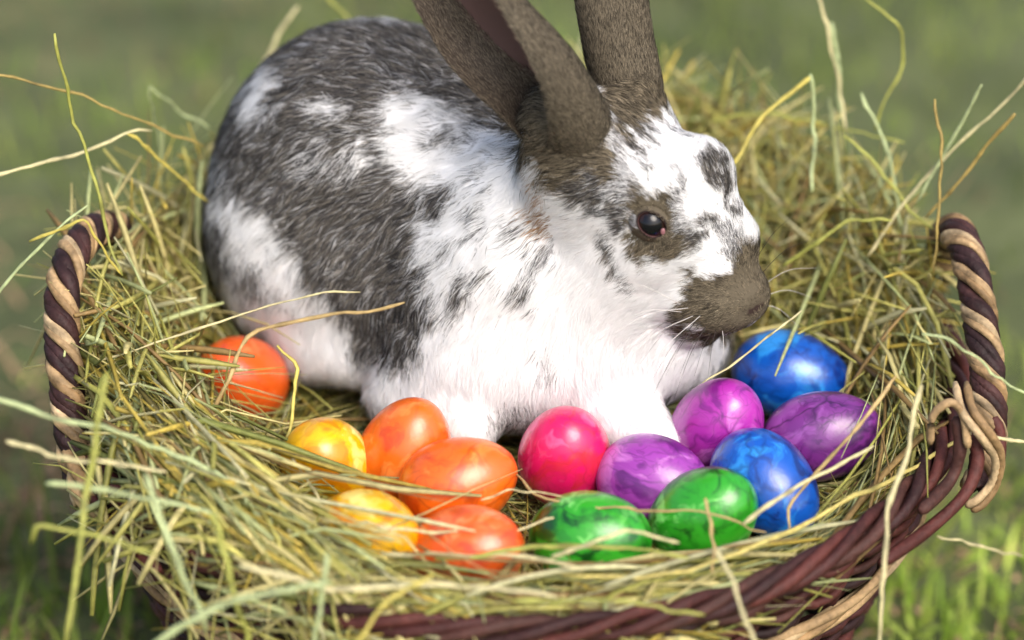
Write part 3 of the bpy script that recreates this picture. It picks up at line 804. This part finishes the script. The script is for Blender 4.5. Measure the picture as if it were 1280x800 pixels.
# ------------------------------------------------------------------ eggs
def egg_mat(name, base, light, dark, seed, crack=0.5):
    m, nt, b, o = new_mat(name)
    L = nt.links
    tc = nt.nodes.new('ShaderNodeTexCoord')
    mp = nt.nodes.new('ShaderNodeMapping'); mp.inputs['Location'].default_value = (seed * 3.7, seed * 1.3, seed * 2.1)
    L.new(tc.outputs['Object'], mp.inputs['Vector'])
    wn_ = nt.nodes.new('ShaderNodeTexNoise'); wn_.inputs['Scale'].default_value = 42; wn_.inputs['Detail'].default_value = 3
    L.new(mp.outputs[0], wn_.inputs['Vector'])
    ad = nt.nodes.new('ShaderNodeVectorMath'); ad.operation = 'MULTIPLY_ADD'; ad.inputs[1].default_value = (0.03, 0.03, 0.03)
    L.new(wn_.outputs['Color'], ad.inputs[0]); L.new(mp.outputs[0], ad.inputs[2])
    # broad marbling
    n1 = nt.nodes.new('ShaderNodeTexNoise'); n1.inputs['Scale'].default_value = 36; n1.inputs['Detail'].default_value = 4; n1.inputs['Distortion'].default_value = 1.2
    L.new(ad.outputs[0], n1.inputs['Vector'])
    r1 = nt.nodes.new('ShaderNodeValToRGB')
    e = r1.color_ramp.elements
    e[0].position = 0.36; e[0].color = (*dark, 1); e[1].position = 0.64; e[1].color = (*light, 1)
    k = e.new(0.45); k.color = (*base, 1); k2 = e.new(0.54); k2.color = (*base, 1)
    L.new(n1.outputs['Fac'], r1.inputs[0])
    # veins
    vo = nt.nodes.new('ShaderNodeTexVoronoi'); vo.feature = 'DISTANCE_TO_EDGE'; vo.inputs['Scale'].default_value = 62
    st = nt.nodes.new('ShaderNodeMapping'); st.inputs['Scale'].default_value = (1.0, 1.0, 0.45)
    L.new(ad.outputs[0], st.inputs['Vector']); L.new(st.outputs[0], vo.inputs['Vector'])
    vr = nt.nodes.new('ShaderNodeMapRange'); vr.inputs['From Min'].default_value = 0.0; vr.inputs['From Max'].default_value = 0.075
    vr.inputs['To Min'].default_value = 1.0; vr.inputs['To Max'].default_value = 0.0
    L.new(vo.outputs['Distance'], vr.inputs['Value'])
    n2 = nt.nodes.new('ShaderNodeTexNoise'); n2.inputs['Scale'].default_value = 55
    L.new(mp.outputs[0], n2.inputs['Vector'])
    r2 = nt.nodes.new('ShaderNodeMapRange'); r2.inputs['From Min'].default_value = 0.36; r2.inputs['From Max'].default_value = 0.52
    L.new(n2.outputs['Fac'], r2.inputs['Value'])
    ml = nt.nodes.new('ShaderNodeMath'); ml.operation = 'MULTIPLY'
    L.new(vr.outputs[0], ml.inputs[0]); L.new(r2.outputs[0], ml.inputs[1])
    ml2 = nt.nodes.new('ShaderNodeMath'); ml2.operation = 'MULTIPLY'; ml2.inputs[1].default_value = crack * 0.9
    L.new(ml.outputs[0], ml2.inputs[0])
    v2 = nt.nodes.new('ShaderNodeTexVoronoi'); v2.feature = 'DISTANCE_TO_EDGE'; v2.inputs['Scale'].default_value = 170
    L.new(st.outputs[0], v2.inputs['Vector'])
    q2 = nt.nodes.new('ShaderNodeMapRange'); q2.inputs['From Max'].default_value = 0.07; q2.inputs['To Min'].default_value = 0.55 * crack; q2.inputs['To Max'].default_value = 0.0
    L.new(v2.outputs['Distance'], q2.inputs['Value'])
    n4 = nt.nodes.new('ShaderNodeTexNoise'); n4.inputs['Scale'].default_value = 75
    L.new(ad.outputs[0], n4.inputs['Vector'])
    q4 = nt.nodes.new('ShaderNodeMapRange'); q4.inputs['From Min'].default_value = 0.48; q4.inputs['From Max'].default_value = 0.58
    L.new(n4.outputs['Fac'], q4.inputs['Value'])
    q5 = nt.nodes.new('ShaderNodeMath'); q5.operation = 'MULTIPLY'; L.new(q2.outputs[0], q5.inputs[0]); L.new(q4.outputs[0], q5.inputs[1])
    q6 = nt.nodes.new('ShaderNodeMath'); q6.operation = 'MAXIMUM'; L.new(q5.outputs[0], q6.inputs[0]); L.new(ml2.outputs[0], q6.inputs[1])
    ml2 = q6
    mx = nt.nodes.new('ShaderNodeMix'); mx.data_type = 'RGBA'
    mx.inputs['B'].default_value = (*(np.array(dark) * 0.55), 1)
    L.new(ml2.outputs[0], mx.inputs['Factor']); L.new(r1.outputs[0], mx.inputs['A'])
    L.new(mx.outputs['Result'], b.inputs['Base Color'])
    b.inputs['Roughness'].default_value = 0.3; b.inputs['Specular IOR Level'].default_value = 0.5
    b.inputs['Coat Weight'].default_value = 0.5; b.inputs['Coat Roughness'].default_value = 0.2
    b.inputs['Subsurface Weight'].default_value = 0.12; b.inputs['Subsurface Radius'].default_value = (0.004, 0.003, 0.002)
    n3 = nt.nodes.new('ShaderNodeTexNoise'); n3.inputs['Scale'].default_value = 420; n3.inputs['Detail'].default_value = 2
    L.new(tc.outputs['Object'], n3.inputs['Vector'])
    bp = nt.nodes.new('ShaderNodeBump'); bp.inputs['Strength'].default_value = 0.09; bp.inputs['Distance'].default_value = 0.001
    L.new(n3.outputs['Fac'], bp.inputs['Height'])
    bp2 = nt.nodes.new('ShaderNodeBump'); bp2.inputs['Strength'].default_value = 0.25; bp2.inputs['Distance'].default_value = 0.0008
    L.new(n1.outputs['Fac'], bp2.inputs['Height']); L.new(bp.outputs[0], bp2.inputs['Normal'])
    L.new(bp2.outputs[0], b.inputs['Normal']); L.new(bp2.outputs[0], b.inputs['Coat Normal'])
    return m
ORG = (lin(220, 98, 16), lin(230, 130, 58), lin(200, 70, 8)); RED = (lin(224, 92, 26), lin(234, 134, 80), lin(204, 66, 14))
YEL = (lin(232, 178, 8), lin(244, 222, 120), lin(216, 138, 4)); PNK = (lin(214, 20, 92), lin(236, 96, 144), lin(200, 34, 58))
PUR = (lin(146, 56, 154), lin(190, 112, 190), lin(100, 26, 112)); MAG = (lin(166, 46, 156), lin(200, 104, 190), lin(120, 26, 122))
VIO = (lin(112, 42, 122), lin(146, 78, 156), lin(66, 18, 80))
BLU = (lin(8, 80, 172), lin(40, 132, 208), lin(4, 42, 118)); GRN = (lin(44, 150, 30), lin(132, 214, 108), lin(8, 78, 14))
EGGS = [  # px, py, z, image-plane angle of the long axis, tilt towards the viewer, colours, crack, label
 (302, 474, 0.168, 150, 62, RED, 0.35, 'red-orange egg half buried in hay apart from the other eggs'),
 (407, 580, 0.168, 100, 68, YEL, 0.35, 'yellow marbled egg whose round end shows a pale creamy patch'),
 (507, 564, 0.172, 68, 30, ORG, 0.25, 'smooth plain orange egg standing upright beside the rabbit paw'),
 (573, 606, 0.170, 22, 8, ORG, 0.6, 'orange egg with rough crackled stripes lying on its side'),
 (458, 672, 0.164, 10, 45, YEL, 0.4, 'yellow egg mostly covered by loose straw near the basket border'),
 (584, 692, 0.161, 15, 30, RED, 0.5, 'light orange egg buried under straw below the crackled orange egg'),
 (706, 569, 0.171, 82, 52, PNK, 0.4, 'hot pink egg resting against the white front leg'),
 (817, 602, 0.167, -12, 25, PUR, 0.7, 'light purple egg lying between the pink and the green egg'),
 (897, 534, 0.174, 62, 50, MAG, 0.6, 'magenta marbled egg below the rabbit chin'),
 (989, 470, 0.174, -12, 12, BLU, 0.5, 'bright blue egg farthest from the basket front, beside the rabbit nose'),
 (1027, 545, 0.172, 14, 15, VIO, 0.9, 'dark violet cracked egg between the two blue eggs'),
 (957, 606, 0.168, -48, 25, BLU, 0.6, 'deep blue egg touching the larger green egg'),
 (738, 674, 0.160, 4, 20, GRN, 0.8, 'dark green marbled egg lying low below the pink egg'),
 (880, 646, 0.164, 40, 40, GRN, 0.6, 'bright green egg with a pale patch below the purple eggs'),
]
def egg_mesh(name, mat):
    ring, seg = 36, 48
    ln, wd, pt = 0.0288 * rng.uniform(0.96, 1.04), 0.0219 * rng.uniform(0.98, 1.03), rng.uniform(0.06, 0.14)
    th = np.linspace(0, np.pi, ring); ph = np.linspace(0, 2 * np.pi, seg, endpoint=False)
    T_, Ph = np.meshgrid(th, ph, indexing='ij')
    z = np.cos(T_) * ln
    r = np.sin(T_) * wd * (1 - pt * np.cos(T_)) 
    V = np.stack([r * np.cos(Ph), r * np.sin(Ph), z], -1).reshape(-1, 3)
    idx = np.arange(ring * seg).reshape(ring, seg); nn = np.roll(idx, -1, 1)
    return fast_mesh(name, V, np.stack([idx[:-1], idx[1:], nn[1:], nn[:-1]], -1).reshape(-1, 4), mat)
EGGC = []
for i, (px, py, z, ang, tilt, cols, crack, label) in enumerate(EGGS):
    c = at_z(px, py, z)
    ax = (math.cos(R(ang)) * RT + math.sin(R(ang)) * UP) * math.cos(R(tilt)) - FW * math.sin(R(tilt))
    o = mesh_obj('easter_egg', egg_mesh('easter_egg', egg_mat('egg_shell_%d' % i, *cols, i + 1, crack)))
    o.rotation_euler = Vector(ax).to_track_quat('Z', 'Y').to_euler(); o.location = c
    tag(o, label, 'egg', 'dyed eggs in the hay')
    EGGC.append((c, unit(ax)))
def egg_inside(P, grow=0.0):
    """lowest normalised distance to any egg; below 1 is inside"""
    m = np.full(P.shape[:-1], 9.0)
    for c, a in EGGC:
        q = P - c; al = q @ a
        rad = np.linalg.norm(q - al[..., None] * a, axis=-1)
        m = np.minimum(m, np.sqrt((al / (0.0288 + grow)) ** 2 + (rad / (0.0224 + grow)) ** 2))
    return m

# ------------------------------------------------------------------ hay
AMP_T = np.array([0.040, 0.058, 0.064, 0.062, 0.056, 0.048, 0.030, 0.016, 0.010])   # right, back-right, back ... see below
def hay_height(x, y):
    r = np.sqrt((x / BA) ** 2 + (y / BB) ** 2); th = np.degrees(np.arctan2(y, x)) % 360
    amp = np.interp(th, [0, 45, 90, 135, 180, 225, 250, 270, 290, 315, 335, 360], [0.044, 0.082, 0.076, 0.074, 0.066, 0.040, 0.020, 0.011, 0.009, 0.010, 0.026, 0.048])
    s = np.clip((r - 0.5) / 0.42, 0, 1); s = s * s * (3 - 2 * s)
    z = 0.141 + amp * s
    return np.where(r > 0.97, z - (r - 0.97) * 0.28, z)
STRAW = np.array([lin(216, 204, 146), lin(196, 190, 112), lin(168, 166, 90), lin(202, 180, 90), lin(188, 196, 144), lin(140, 128, 78), lin(156, 128, 84), lin(210, 206, 168), lin(130, 136, 74)]) * np.array([1.08, 1.08, 0.94])
STRAWP = np.array([0.20, 0.19, 0.13, 0.11, 0.14, 0.07, 0.06, 0.08, 0.04])
def straw_batch(mid, yaw, pitch, length, K=7, bend=0.5, kink=0.35):
    N = len(mid)
    d = np.stack([np.cos(yaw) * np.cos(pitch), np.sin(yaw) * np.cos(pitch), np.sin(pitch)], -1)
    s = unit(np.cross(d, [0, 0, 1.0])); u = np.cross(s, d)
    t = np.linspace(-0.5, 0.5, K)
    b1 = rng.normal(0, bend, N) * 0.35; b2 = rng.normal(0, bend, N) * 0.22
    P = mid[:, None] + d[:, None] * (t[None, :, None] * length[:, None, None])
    P += s[:, None] * ((t ** 2 - 0.08)[None] * b1[:, None] * length[:, None])[..., None]
    P += u[:, None] * ((t ** 2 - 0.08)[None] * b2[:, None] * length[:, None] - 0.12 * (t ** 2)[None] * length[:, None])[..., None]
    kk = rng.random(N) < kink
    k0 = rng.uniform(-0.3, 0.3, N); amt = rng.normal(0, 0.6, N) * kk; am2 = rng.normal(0, 0.35, N) * kk
    over = np.maximum(t[None] - k0[:, None], 0) * length[:, None]
    P += s[:, None] * (over * amt[:, None])[..., None] + u[:, None] * (over * am2[:, None])[..., None]
    return P
def hay_filter(P, clear=0.004, egg=1.02):
    d = np.stack([sdf(P[:, k]) for k in range(P.shape[1])], 1)
    return (d.min(1) > clear) & (egg_inside(P).min(1) > egg)
def build_hay():
    allV, allF, allC = [], [], []
    off = 0
    def emit(P, rad, flat, col):
        nonlocal off
        N, K, _ = P.shape
        taper = np.ones(K); taper[-1] = 0.45; taper[0] = 0.7
        Vv, Ff, si = tubes(P, rad[:, None] * taper[None], 4, flat, up=unit(rng.normal(0, 1, (N, 3)) + np.array([0, -0.3, 0.8])))
        c = np.repeat(col, K * 4, 0)
        tpos = np.tile(np.repeat(np.linspace(0, 1, K), 4), N)
        c = c * (0.88 + 0.24 * np.sin(tpos * 7 + si)[:, None] * 0.5 + 0.0)
        allV.append(Vv); allF.append([f + off for f in Ff]); allC.append(c); off += len(Vv)
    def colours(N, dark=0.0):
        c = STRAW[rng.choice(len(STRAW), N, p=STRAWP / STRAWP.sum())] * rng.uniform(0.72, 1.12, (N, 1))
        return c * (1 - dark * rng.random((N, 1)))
    def disc(N, r0, r1, th0=0, th1=360, pw=0.5):
        r = (r0 ** 2 + (r1 ** 2 - r0 ** 2) * rng.random(N)) ** pw; th = R(1) * rng.uniform(th0, th1, N)
        return r * BA * np.cos(th), r * BB * np.sin(th), r, th
    def layer(N, r0, r1, th0, th1, dz, lo, hi, pit, tang, thick, dark=0.0, K=7, clear=0.004, bend=0.5, fine=0.35, egg=1.02, top=0.014, rmax=0.99, blade=False):
        x, y, r, th = disc(N, r0, r1, th0, th1)
        z = hay_height(x, y) + rng.uniform(dz[0], dz[1], N)
        yaw = rng.uniform(0, 2 * np.pi, N)
        tg = rng.random(N) < tang
        yaw = np.where(tg, th + np.pi / 2 + rng.normal(0, 0.4, N), yaw)
        L = rng.uniform(lo, hi, N)
        e = 0.25 * L
        zs = hay_height(x + np.cos(yaw) * e, y + np.sin(yaw) * e) - hay_height(x - np.cos(yaw) * e, y - np.sin(yaw) * e)
        pitch = np.arctan2(zs, 2 * e) * 0.9 + rng.normal(0, pit, N)
        P = straw_batch(np.stack([x, y, z], -1), yaw, pitch, L, K, bend)
        # the woven wall keeps the buried straw inside
        rr = np.sqrt((P[..., 0] / BA) ** 2 + (P[..., 1] / BB) ** 2)
        low = P[..., 2] < RIMZ + 0.004
        sc = np.where(low & (rr > 0.93) & (r[:, None] < 0.97), 0.93 / rr, 1.0)
        P[..., 0] *= sc; P[..., 1] *= sc
        rr = np.sqrt((P[..., 0] / BA) ** 2 + (P[..., 1] / BB) ** 2)
        loose = np.where(rng.random(len(P)) < 0.05, 0.03, 0.0)
        if top < 0.05:                       # loose straw drapes over what is under it
            hh = hay_height(P[..., 0], P[..., 1]); P[..., 2] = hh + top * np.tanh((P[..., 2] - hh) / top)
        pre = ((P[..., 2] - hay_height(P[..., 0], P[..., 1])).max(1) < top + loose) & (rr.max(1) < rmax + loose * 2)
        P = P[pre]
        ok = hay_filter(P, clear, egg)
        P = P[ok]; n_ = len(P)
        rad = np.where(rng.random(n_) < fine, rng.uniform(0.00025, 0.0006, n_), np.clip(rng.gamma(4, thick / 4, n_), 0.0003, 0.0018))
        emit(P, rad, np.full(n_, 0.10) if blade else np.where(rng.random(n_) < 0.55, rng.uniform(0.15, 0.45, n_), 1.0), colours(n_, dark))
    # bed that fills the basket under the loose straw
    nr, nt_ = 26, 90
    rr = np.linspace(0, 0.94, nr); th = np.linspace(0, 2 * np.pi, nt_, endpoint=False)
    Rr, Th = np.meshgrid(rr, th, indexing='ij')
    x, y = Rr * BA * np.cos(Th), Rr * BB * np.sin(Th)
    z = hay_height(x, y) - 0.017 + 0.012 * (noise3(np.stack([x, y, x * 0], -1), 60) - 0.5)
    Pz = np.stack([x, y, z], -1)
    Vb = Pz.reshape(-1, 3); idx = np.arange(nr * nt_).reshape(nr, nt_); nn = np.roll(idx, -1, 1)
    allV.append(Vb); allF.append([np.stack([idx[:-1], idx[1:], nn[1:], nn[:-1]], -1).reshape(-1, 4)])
    allC.append(np.array(lin(70, 62, 36))[None] * (0.5 + 0.8 * noise3(Vb, 300))[:, None]); off += len(Vb)  # bed coloured dark, painting in the shade seen through the gaps
    layer(8500, 0.0, 0.93, 0, 360, (-0.018, -0.002), 0.05, 0.15, 0.12, 0.2, 0.0009, 0.75, top=0.008)  # deep straws darkened: shade down in the gaps put into their colour
    layer(6000, 0.0, 0.95, 0, 360, (-0.008, 0.003), 0.06, 0.22, 0.12, 0.2, 0.0010, 0.7, top=0.011)  # middle straws darkened as well, painted shade below the pale top ones
    layer(3300, 0.5, 0.96, 95, 235, (-0.006, 0.018), 0.10, 0.26, 0.28, 0.12, 0.0011, top=0.034)            # left mound
    layer(3500, 0.5, 0.98, -30, 110, (-0.006, 0.018), 0.10, 0.26, 0.28, 0.12, 0.0010, top=0.034)           # right and back mound
    layer(120, 0.78, 0.94, 212, 300, (0.010, 0.024), 0.08, 0.2, 0.1, 0.8, 0.0011, top=0.055, rmax=1.05)      # straw across the front eggs
    layer(1500, 0.45, 0.97, 0, 250, (0.0, 0.014), 0.02, 0.06, 0.5, 0.0, 0.0005, 0.2, top=0.03, bend=2.6, fine=0.9)  # curled scraps
    layer(420, 0.5, 0.98, -20, 250, (0.0, 0.016), 0.05, 0.13, 0.4, 0.0, 0.0021, 0.1, top=0.034, bend=0.9, fine=0.0, blade=True)  # broad leaves
    layer(1000, 0.6, 0.97, 5, 85, (0.002, 0.02), 0.07, 0.15, 0.6, 0.0, 0.0010, top=0.06, rmax=1.1)       # bristling ends
    layer(800, 0.65, 0.97, 110, 200, (0.002, 0.02), 0.07, 0.15, 0.6, 0.0, 0.0010, top=0.06, rmax=1.1)
    layer(1500, 0.82, 0.98, 195, 240, (-0.004, 0.012), 0.07, 0.20, 0.14, 0.6, 0.0013, top=0.020, rmax=1.01)
    layer(1600, 0.82, 1.03, 235, 290, (-0.004, 0.008), 0.07, 0.20, 0.12, 0.65, 0.0013, top=0.011, rmax=1.07)  # straw over the front border
    layer(500, 0.84, 1.0, 285, 325, (-0.004, 0.006), 0.06, 0.16, 0.08, 0.9, 0.0011, top=0.010, rmax=1.01)
    layer(260, 0.92, 1.06, 215, 285, (-0.006, 0.008), 0.06, 0.15, 0.3, 0.3, 0.0012, top=0.02, rmax=1.16)
    layer(3000, 0.2, 0.9, 180, 360, (-0.006, 0.006), 0.02, 0.07, 0.2, 0.2, 0.0007, 0.15, K=5, top=0.011)     # short bits among the eggs
    Vv = np.concatenate(allV); Fq = np.concatenate([f for fs in allF for f in fs])
    o = mesh_obj('hay', fast_mesh('hay', Vv, Fq, M_straw, np.concatenate(allC)))
    tag(o, 'tangled bed of dry green and yellow hay filling the basket', 'hay', kind='stuff')
build_hay()

# single straws that stand out of the tangle
YG, PALE, YL, TN, GN, DY = lin(168, 170, 84), lin(212, 202, 152), lin(200, 186, 92), lin(190, 164, 110), lin(182, 194, 140), lin(172, 150, 84)
GRP_L, GRP_R, GRP_F, GRP_E = 'long straws poking up beside the twisted handles', 'stalks standing up from the mound behind the rabbit nose', 'loose straws hanging over the basket front', 'straws lying across the eggs'
LB_R = 'thin dry stalk standing up from the hay behind the rabbit nose'
LB_F = 'loose pale straw hanging over the basket front'
LB_E = 'loose straw lying across the front eggs'
SINGLE = [
 ([(65, 40, .0), (100, 170, .0), (135, 290, -.01), (152, 345, -.02)], 2.3, YG, 'upright pointed grass blade rising beside the handle without an egg below', None),
 ([(-30, 92, .02), (60, 104, .03), (150, 140, .04), (252, 184, .06)], 2.0, DY, 'dark yellow arched straw reaching out from behind the rabbit back', None),
 ([(-30, 228, .0), (90, 195, .02), (160, 165, .03), (192, 164, .04)], 2.6, PALE, 'straight pale straw sticking far out past the handle top', None),
 ([(160, 166, .03), (205, 205, .04), (265, 256, .05)], 2.6, YL, 'short yellow-green straw leaning against the rabbit rump', None),
 ([(-20, 382, -.06), (60, 300, -.05), (112, 255, -.04)], 2.2, GN, 'pale green straw crossing in front of the handle', None),
 ([(36, 304, -.05), (85, 284, -.05), (109, 276, -.05), (150, 346, -.04)], 2.2, YL, 'bent bright yellow straw hooked over the handle rope', None),
 ([(188, 108, .10), (198, 160, .11), (212, 220, .11)], 2.0, GN, 'blurred green stalk behind the rabbit rump', None),
 ([(190, 108, .10), (225, 135, .11), (262, 160, .11)], 2.2, GN, 'blurred green leaf tip folded from a stalk', None),
 ([(322, 85, .17), (345, 48, .18), (376, 6, .19)], 3.2, PALE, 'blurred pale straw behind the rabbit back', None),
 ([(408, -10, .19), (432, 26, .18)], 3.4, YG, 'blurred greenish straw end above the rabbit back', None),
 ([(258, 525, -.06), (290, 470, -.055), (315, 418, -.035), (400, 397, -.028), (503, 380, -.03)], 3.0, TN, 'thick tan straw bent over the red-orange egg and across the flank', None),
 ([(110, 458, -.07), (230, 419, -.05), (330, 386, -.035), (408, 364, -.03), (450, 362, -.03)], 1.5, PALE, 'thin pale straw crossing the rabbit flank', None),
 ([(350, 432, -.05), (372, 460, -.055), (358, 560, -.085), (350, 620, -.10)], 2.4, YL, 'folded yellow straw between the red-orange and the yellow egg', None),
 ([(-20, 495, -.16), (80, 524, -.16), (190, 556, -.15), (280, 600, -.15), (340, 660, -.16)], 3.2, GN, 'long pale green straw sweeping from past the rope handle over the front hay', GRP_F),
 ([(5, 551, -.17), (100, 576, -.17), (205, 592, -.16)], 2.8, PALE, 'straight pale straw poking out sideways below the rope handle', GRP_F),
 ([(132, 470, -.17), (112, 600, -.19), (98, 690, -.21), (82, 810, -.23)], 3.6, YG, 'tall yellow-green straw hanging down past the rope handle foot', GRP_F),
 ([(186, 588, -.19), (215, 680, -.21), (258, 790, -.22)], 4.0, GN, 'pale green straw slanting down the hay beside the rope handle', GRP_F),
 ([(190, 806, -.24), (300, 752, -.235), (420, 725, -.22)], 4.5, GN, 'thick pale green straw lying flat at the foot of the basket front', GRP_F),
 ([(268, 640, -.2), (295, 740, -.215), (312, 812, -.22)], 3.6, YG, 'yellow-green straw hanging straight down in front of the wicker weave', GRP_F),
 ([(60, 604, -.19), (130, 614, -.19), (190, 625, -.185), (270, 640, -.18)], 3.4, GN, 'pale green bent straw lying on the hay edge near the rope handle', GRP_F),
 ([(40, 680, -.2), (50, 655, -.2), (110, 668, -.2), (200, 690, -.2)], 3.0, YG, 'curled yellow-green straw drooping outside the basket below the rope handle', GRP_F),
 ([(410, 690, -.21), (402, 760, -.22), (392, 812, -.225)], 3.2, GN, 'short pale green straw dangling below the yellow eggs', GRP_F),
 ([(300, 705, -.22), (420, 735, -.215), (560, 730, -.21), (700, 745, -.21)], 3.6, PALE, 'long pale straw stretched along the border below the orange eggs', GRP_F),
 ([(440, 810, -.235), (480, 760, -.225), (545, 715, -.21)], 3.0, YL, 'bright yellow straw leaning on the border below the orange eggs', GRP_F),
 ([(895, 688, -.19), (925, 755, -.215), (948, 812, -.225)], 3.0, PALE, 'pale straw hanging over the wicker below the bright green egg', GRP_F),
 ([(640, 750, -.215), (760, 752, -.21), (880, 768, -.21)], 2.8, YG, 'yellow-green straw lying along the border below the dark green egg', GRP_F),
 ([(1240, 536, -.075), (1180, 560, -.085), (1090, 612, -.125), (980, 668, -.16), (860, 716, -.185), (700, 722, -.195)], 3.0, lin(206, 190, 110), 'long thick yellow straw lying along the basket border by the blue egg', None),
 ([(1190, 541, -.095), (1240, 548, -.1), (1300, 558, -.1)], 2.8, PALE, 'pale straw jutting outwards past the handle lashing', None),
 ([(1152, 414, -.10), (1190, 420, -.10), (1240, 462, -.10), (1290, 498, -.10)], 2.2, GN, 'pale green blade draped across the two-tone handle', None),
 ([(1152, 480, -.12), (1130, 575, -.14), (1110, 650, -.165), (1104, 720, -.18), (1094, 815, -.19)], 3.0, PALE, 'long pale straw hanging down the woven wall from the border', None),
 ([(1122, 468, -.10), (1060, 545, -.12), (987, 634, -.135), (992, 664, -.15)], 2.4, TN, 'tan bent straw slanting over the violet and blue eggs', None),
 ([(1000, 391, -.05), (955, 428, -.06), (880, 482, -.07)], 1.6, PALE, 'thin pale straw leaning between the blue egg and the rabbit chin', None),
 ([(1172, 672, -.06), (1230, 684, -.05), (1278, 696, -.04)], 2.2, PALE, 'short pale straw stuck out of the outer wicker wall', None),
 ([(1018, -10, .12), (1050, 100, .11), (1062, 170, .10)], 2.6, PALE, 'tall straight pale stalk behind the rabbit nose', GRP_R),
 ([(1082, 0, .10), (1128, 36, .10), (1130, 80, .10), (1108, 125, .095), (1096, 165, .09)], 2.4, YG, 'curly seed stalk arching high above the hay mound', GRP_R),
 ([(1010, 96, .07), (955, 140, .06), (925, 185, .05), (912, 205, .04)], 3.0, YL, 'bright yellow-green folded straw above the rabbit nose', None),
 ([(1010, 94, .07), (1014, 160, .065), (1018, 240, .05)], 3.2, GN, 'pale green stalk end of the folded yellow straw', GRP_R),
 ([(1164, 126, .03), (1176, 190, .02), (1176, 260, .01), (1168, 340, 0)], 2.0, DY, 'thin dark yellow stalk standing before the two-tone handle top', GRP_R),
 ([(1300, 80, .05), (1200, 178, .05), (1130, 255, .04), (1080, 320, .03)], 2.2, PALE, 'long pale stalk leaning outwards over the two-tone handle', GRP_R),
 ([(1268, 140, .03), (1210, 212, .03), (1160, 270, .03)], 2.4, DY, 'short dark yellow stalk leaning outwards beside a longer pale one', GRP_R),
 ([(1226, 108, .05), (1192, 172, .05), (1150, 250, .04)], 2.2, GN, 'pale green stalk leaning outwards behind the dark yellow ones', GRP_R),
 ([(1080, 116, .08), (1105, 180, .07), (1128, 280, .05)], 2.6, GN, 'pale green stalk slanting down into the hay mound by the handle', GRP_R),
 ([(880, 150, .12), (960, 145, .11), (1050, 160, .1), (1130, 180, .09)], 2.2, YG, 'long yellow-green straw lying flat along the top of the hay mound', GRP_R),
 ([(1035, 30, .13), (1046, 70, .125), (1056, 150, .11)], 3.4, GN, 'broad pale green blade beside the tall straight pale stalk', GRP_R),
 ([(1052, 170, .06), (1110, 220, .05), (1170, 290, .03)], 3.0, YG, 'yellow-green straw sloping down the mound towards the handle top', GRP_R),
 ([(980, 330, .02), (1060, 280, .02), (1120, 275, .02)], 2.6, YG, 'yellow-green straw lying level beside the rabbit nose', GRP_R),
 ([(450, 652, -.16), (540, 668, -.165), (640, 660, -.155), (690, 648, -.15)], 2.0, PALE, 'pale straw crossing between the yellow and the light orange egg', GRP_E),
 ([(476, 690, -.175), (600, 694, -.18), (730, 712, -.19)], 3.0, PALE, 'thick pale straw over the light orange egg', GRP_E),
 ([(540, 700, -.185), (650, 690, -.18), (760, 680, -.18), (860, 700, -.185)], 3.0, YG, 'yellow-green straw running from the light orange egg to the green eggs', GRP_E),
 ([(350, 552, -.11), (385, 600, -.125), (402, 648, -.14)], 1.8, PALE, 'thin pale straw crossing the creamy yellow egg', GRP_E),
 ([(640, 590, -.105), (670, 620, -.13), (800, 640, -.15), (885, 642, -.155), (960, 668, -.16)], 2.0, TN, 'tan straw curving across both green eggs', GRP_E),
 ([(690, 700, -.185), (780, 660, -.18), (850, 680, -.18)], 2.6, PALE, 'short pale straw slanting over the dark green egg', GRP_E),
 ([(882, 625, -.16), (888, 670, -.17), (890, 720, -.18)], 2.2, TN, 'short tan straw standing in front of the bright green egg', GRP_E),
 ([(930, 655, -.165), (1010, 600, -.14), (1090, 560, -.12)], 2.6, PALE, 'pale straw slanting across the deep blue egg', GRP_E),
 ([(600, 625, -.14), (640, 615, -.135), (700, 618, -.14)], 1.2, PALE, 'very thin pale straw between the crackled orange and the pink egg', GRP_E),
]
for pts, wpx, col, label, grp in SINGLE:
    p3 = np.array([at_y(*q) for q in pts])
    K = 22
    seg_ = np.concatenate([[0], np.cumsum(np.linalg.norm(np.diff(p3, axis=0), axis=1))])
    ln = np.stack([np.interp(np.linspace(0, seg_[-1], K), seg_, p3[:, q]) for q in range(3)], -1)
    tt_ = np.interp(np.linspace(0, seg_[-1], K), seg_, np.arange(len(p3))) / (len(p3) - 1) * 399
    p = 0.6 * ln + 0.4 * catmull(p3, 400)[tt_.round().astype(int)] + (np.stack([noise3(ln + q * 3.1, 45) for q in range(3)], -1) - 0.5) * 0.004 + (np.stack([noise3(ln + q * 5.3, 160) for q in range(3)], -1) - 0.5) * 0.0018
    r = wpx * 0.00038 * np.ones(K); r *= np.linspace(1.05, 0.8, K); r[0] *= 0.6; r[-1] *= 0.5
    r *= 1 + 0.16 * rng.normal(0, 1, K)
    nk = rng.integers(5, K - 4); r[nk] *= 1.35
    V, F, _ = tubes(p[None], r[None], 6, np.array([rng.uniform(0.22, 0.75)]), up=np.array([[0.2, -0.5, 0.8]]))
    c = np.array(col)[None] * (0.82 + 0.36 * noise3(V, 120))[:, None]
    c[nk * 6:nk * 6 + 6] *= 0.6
    o = mesh_obj('hay_straw', fast_mesh('hay_straw', V, F, M_straw, c))
    tag(o, label, 'straw', grp)
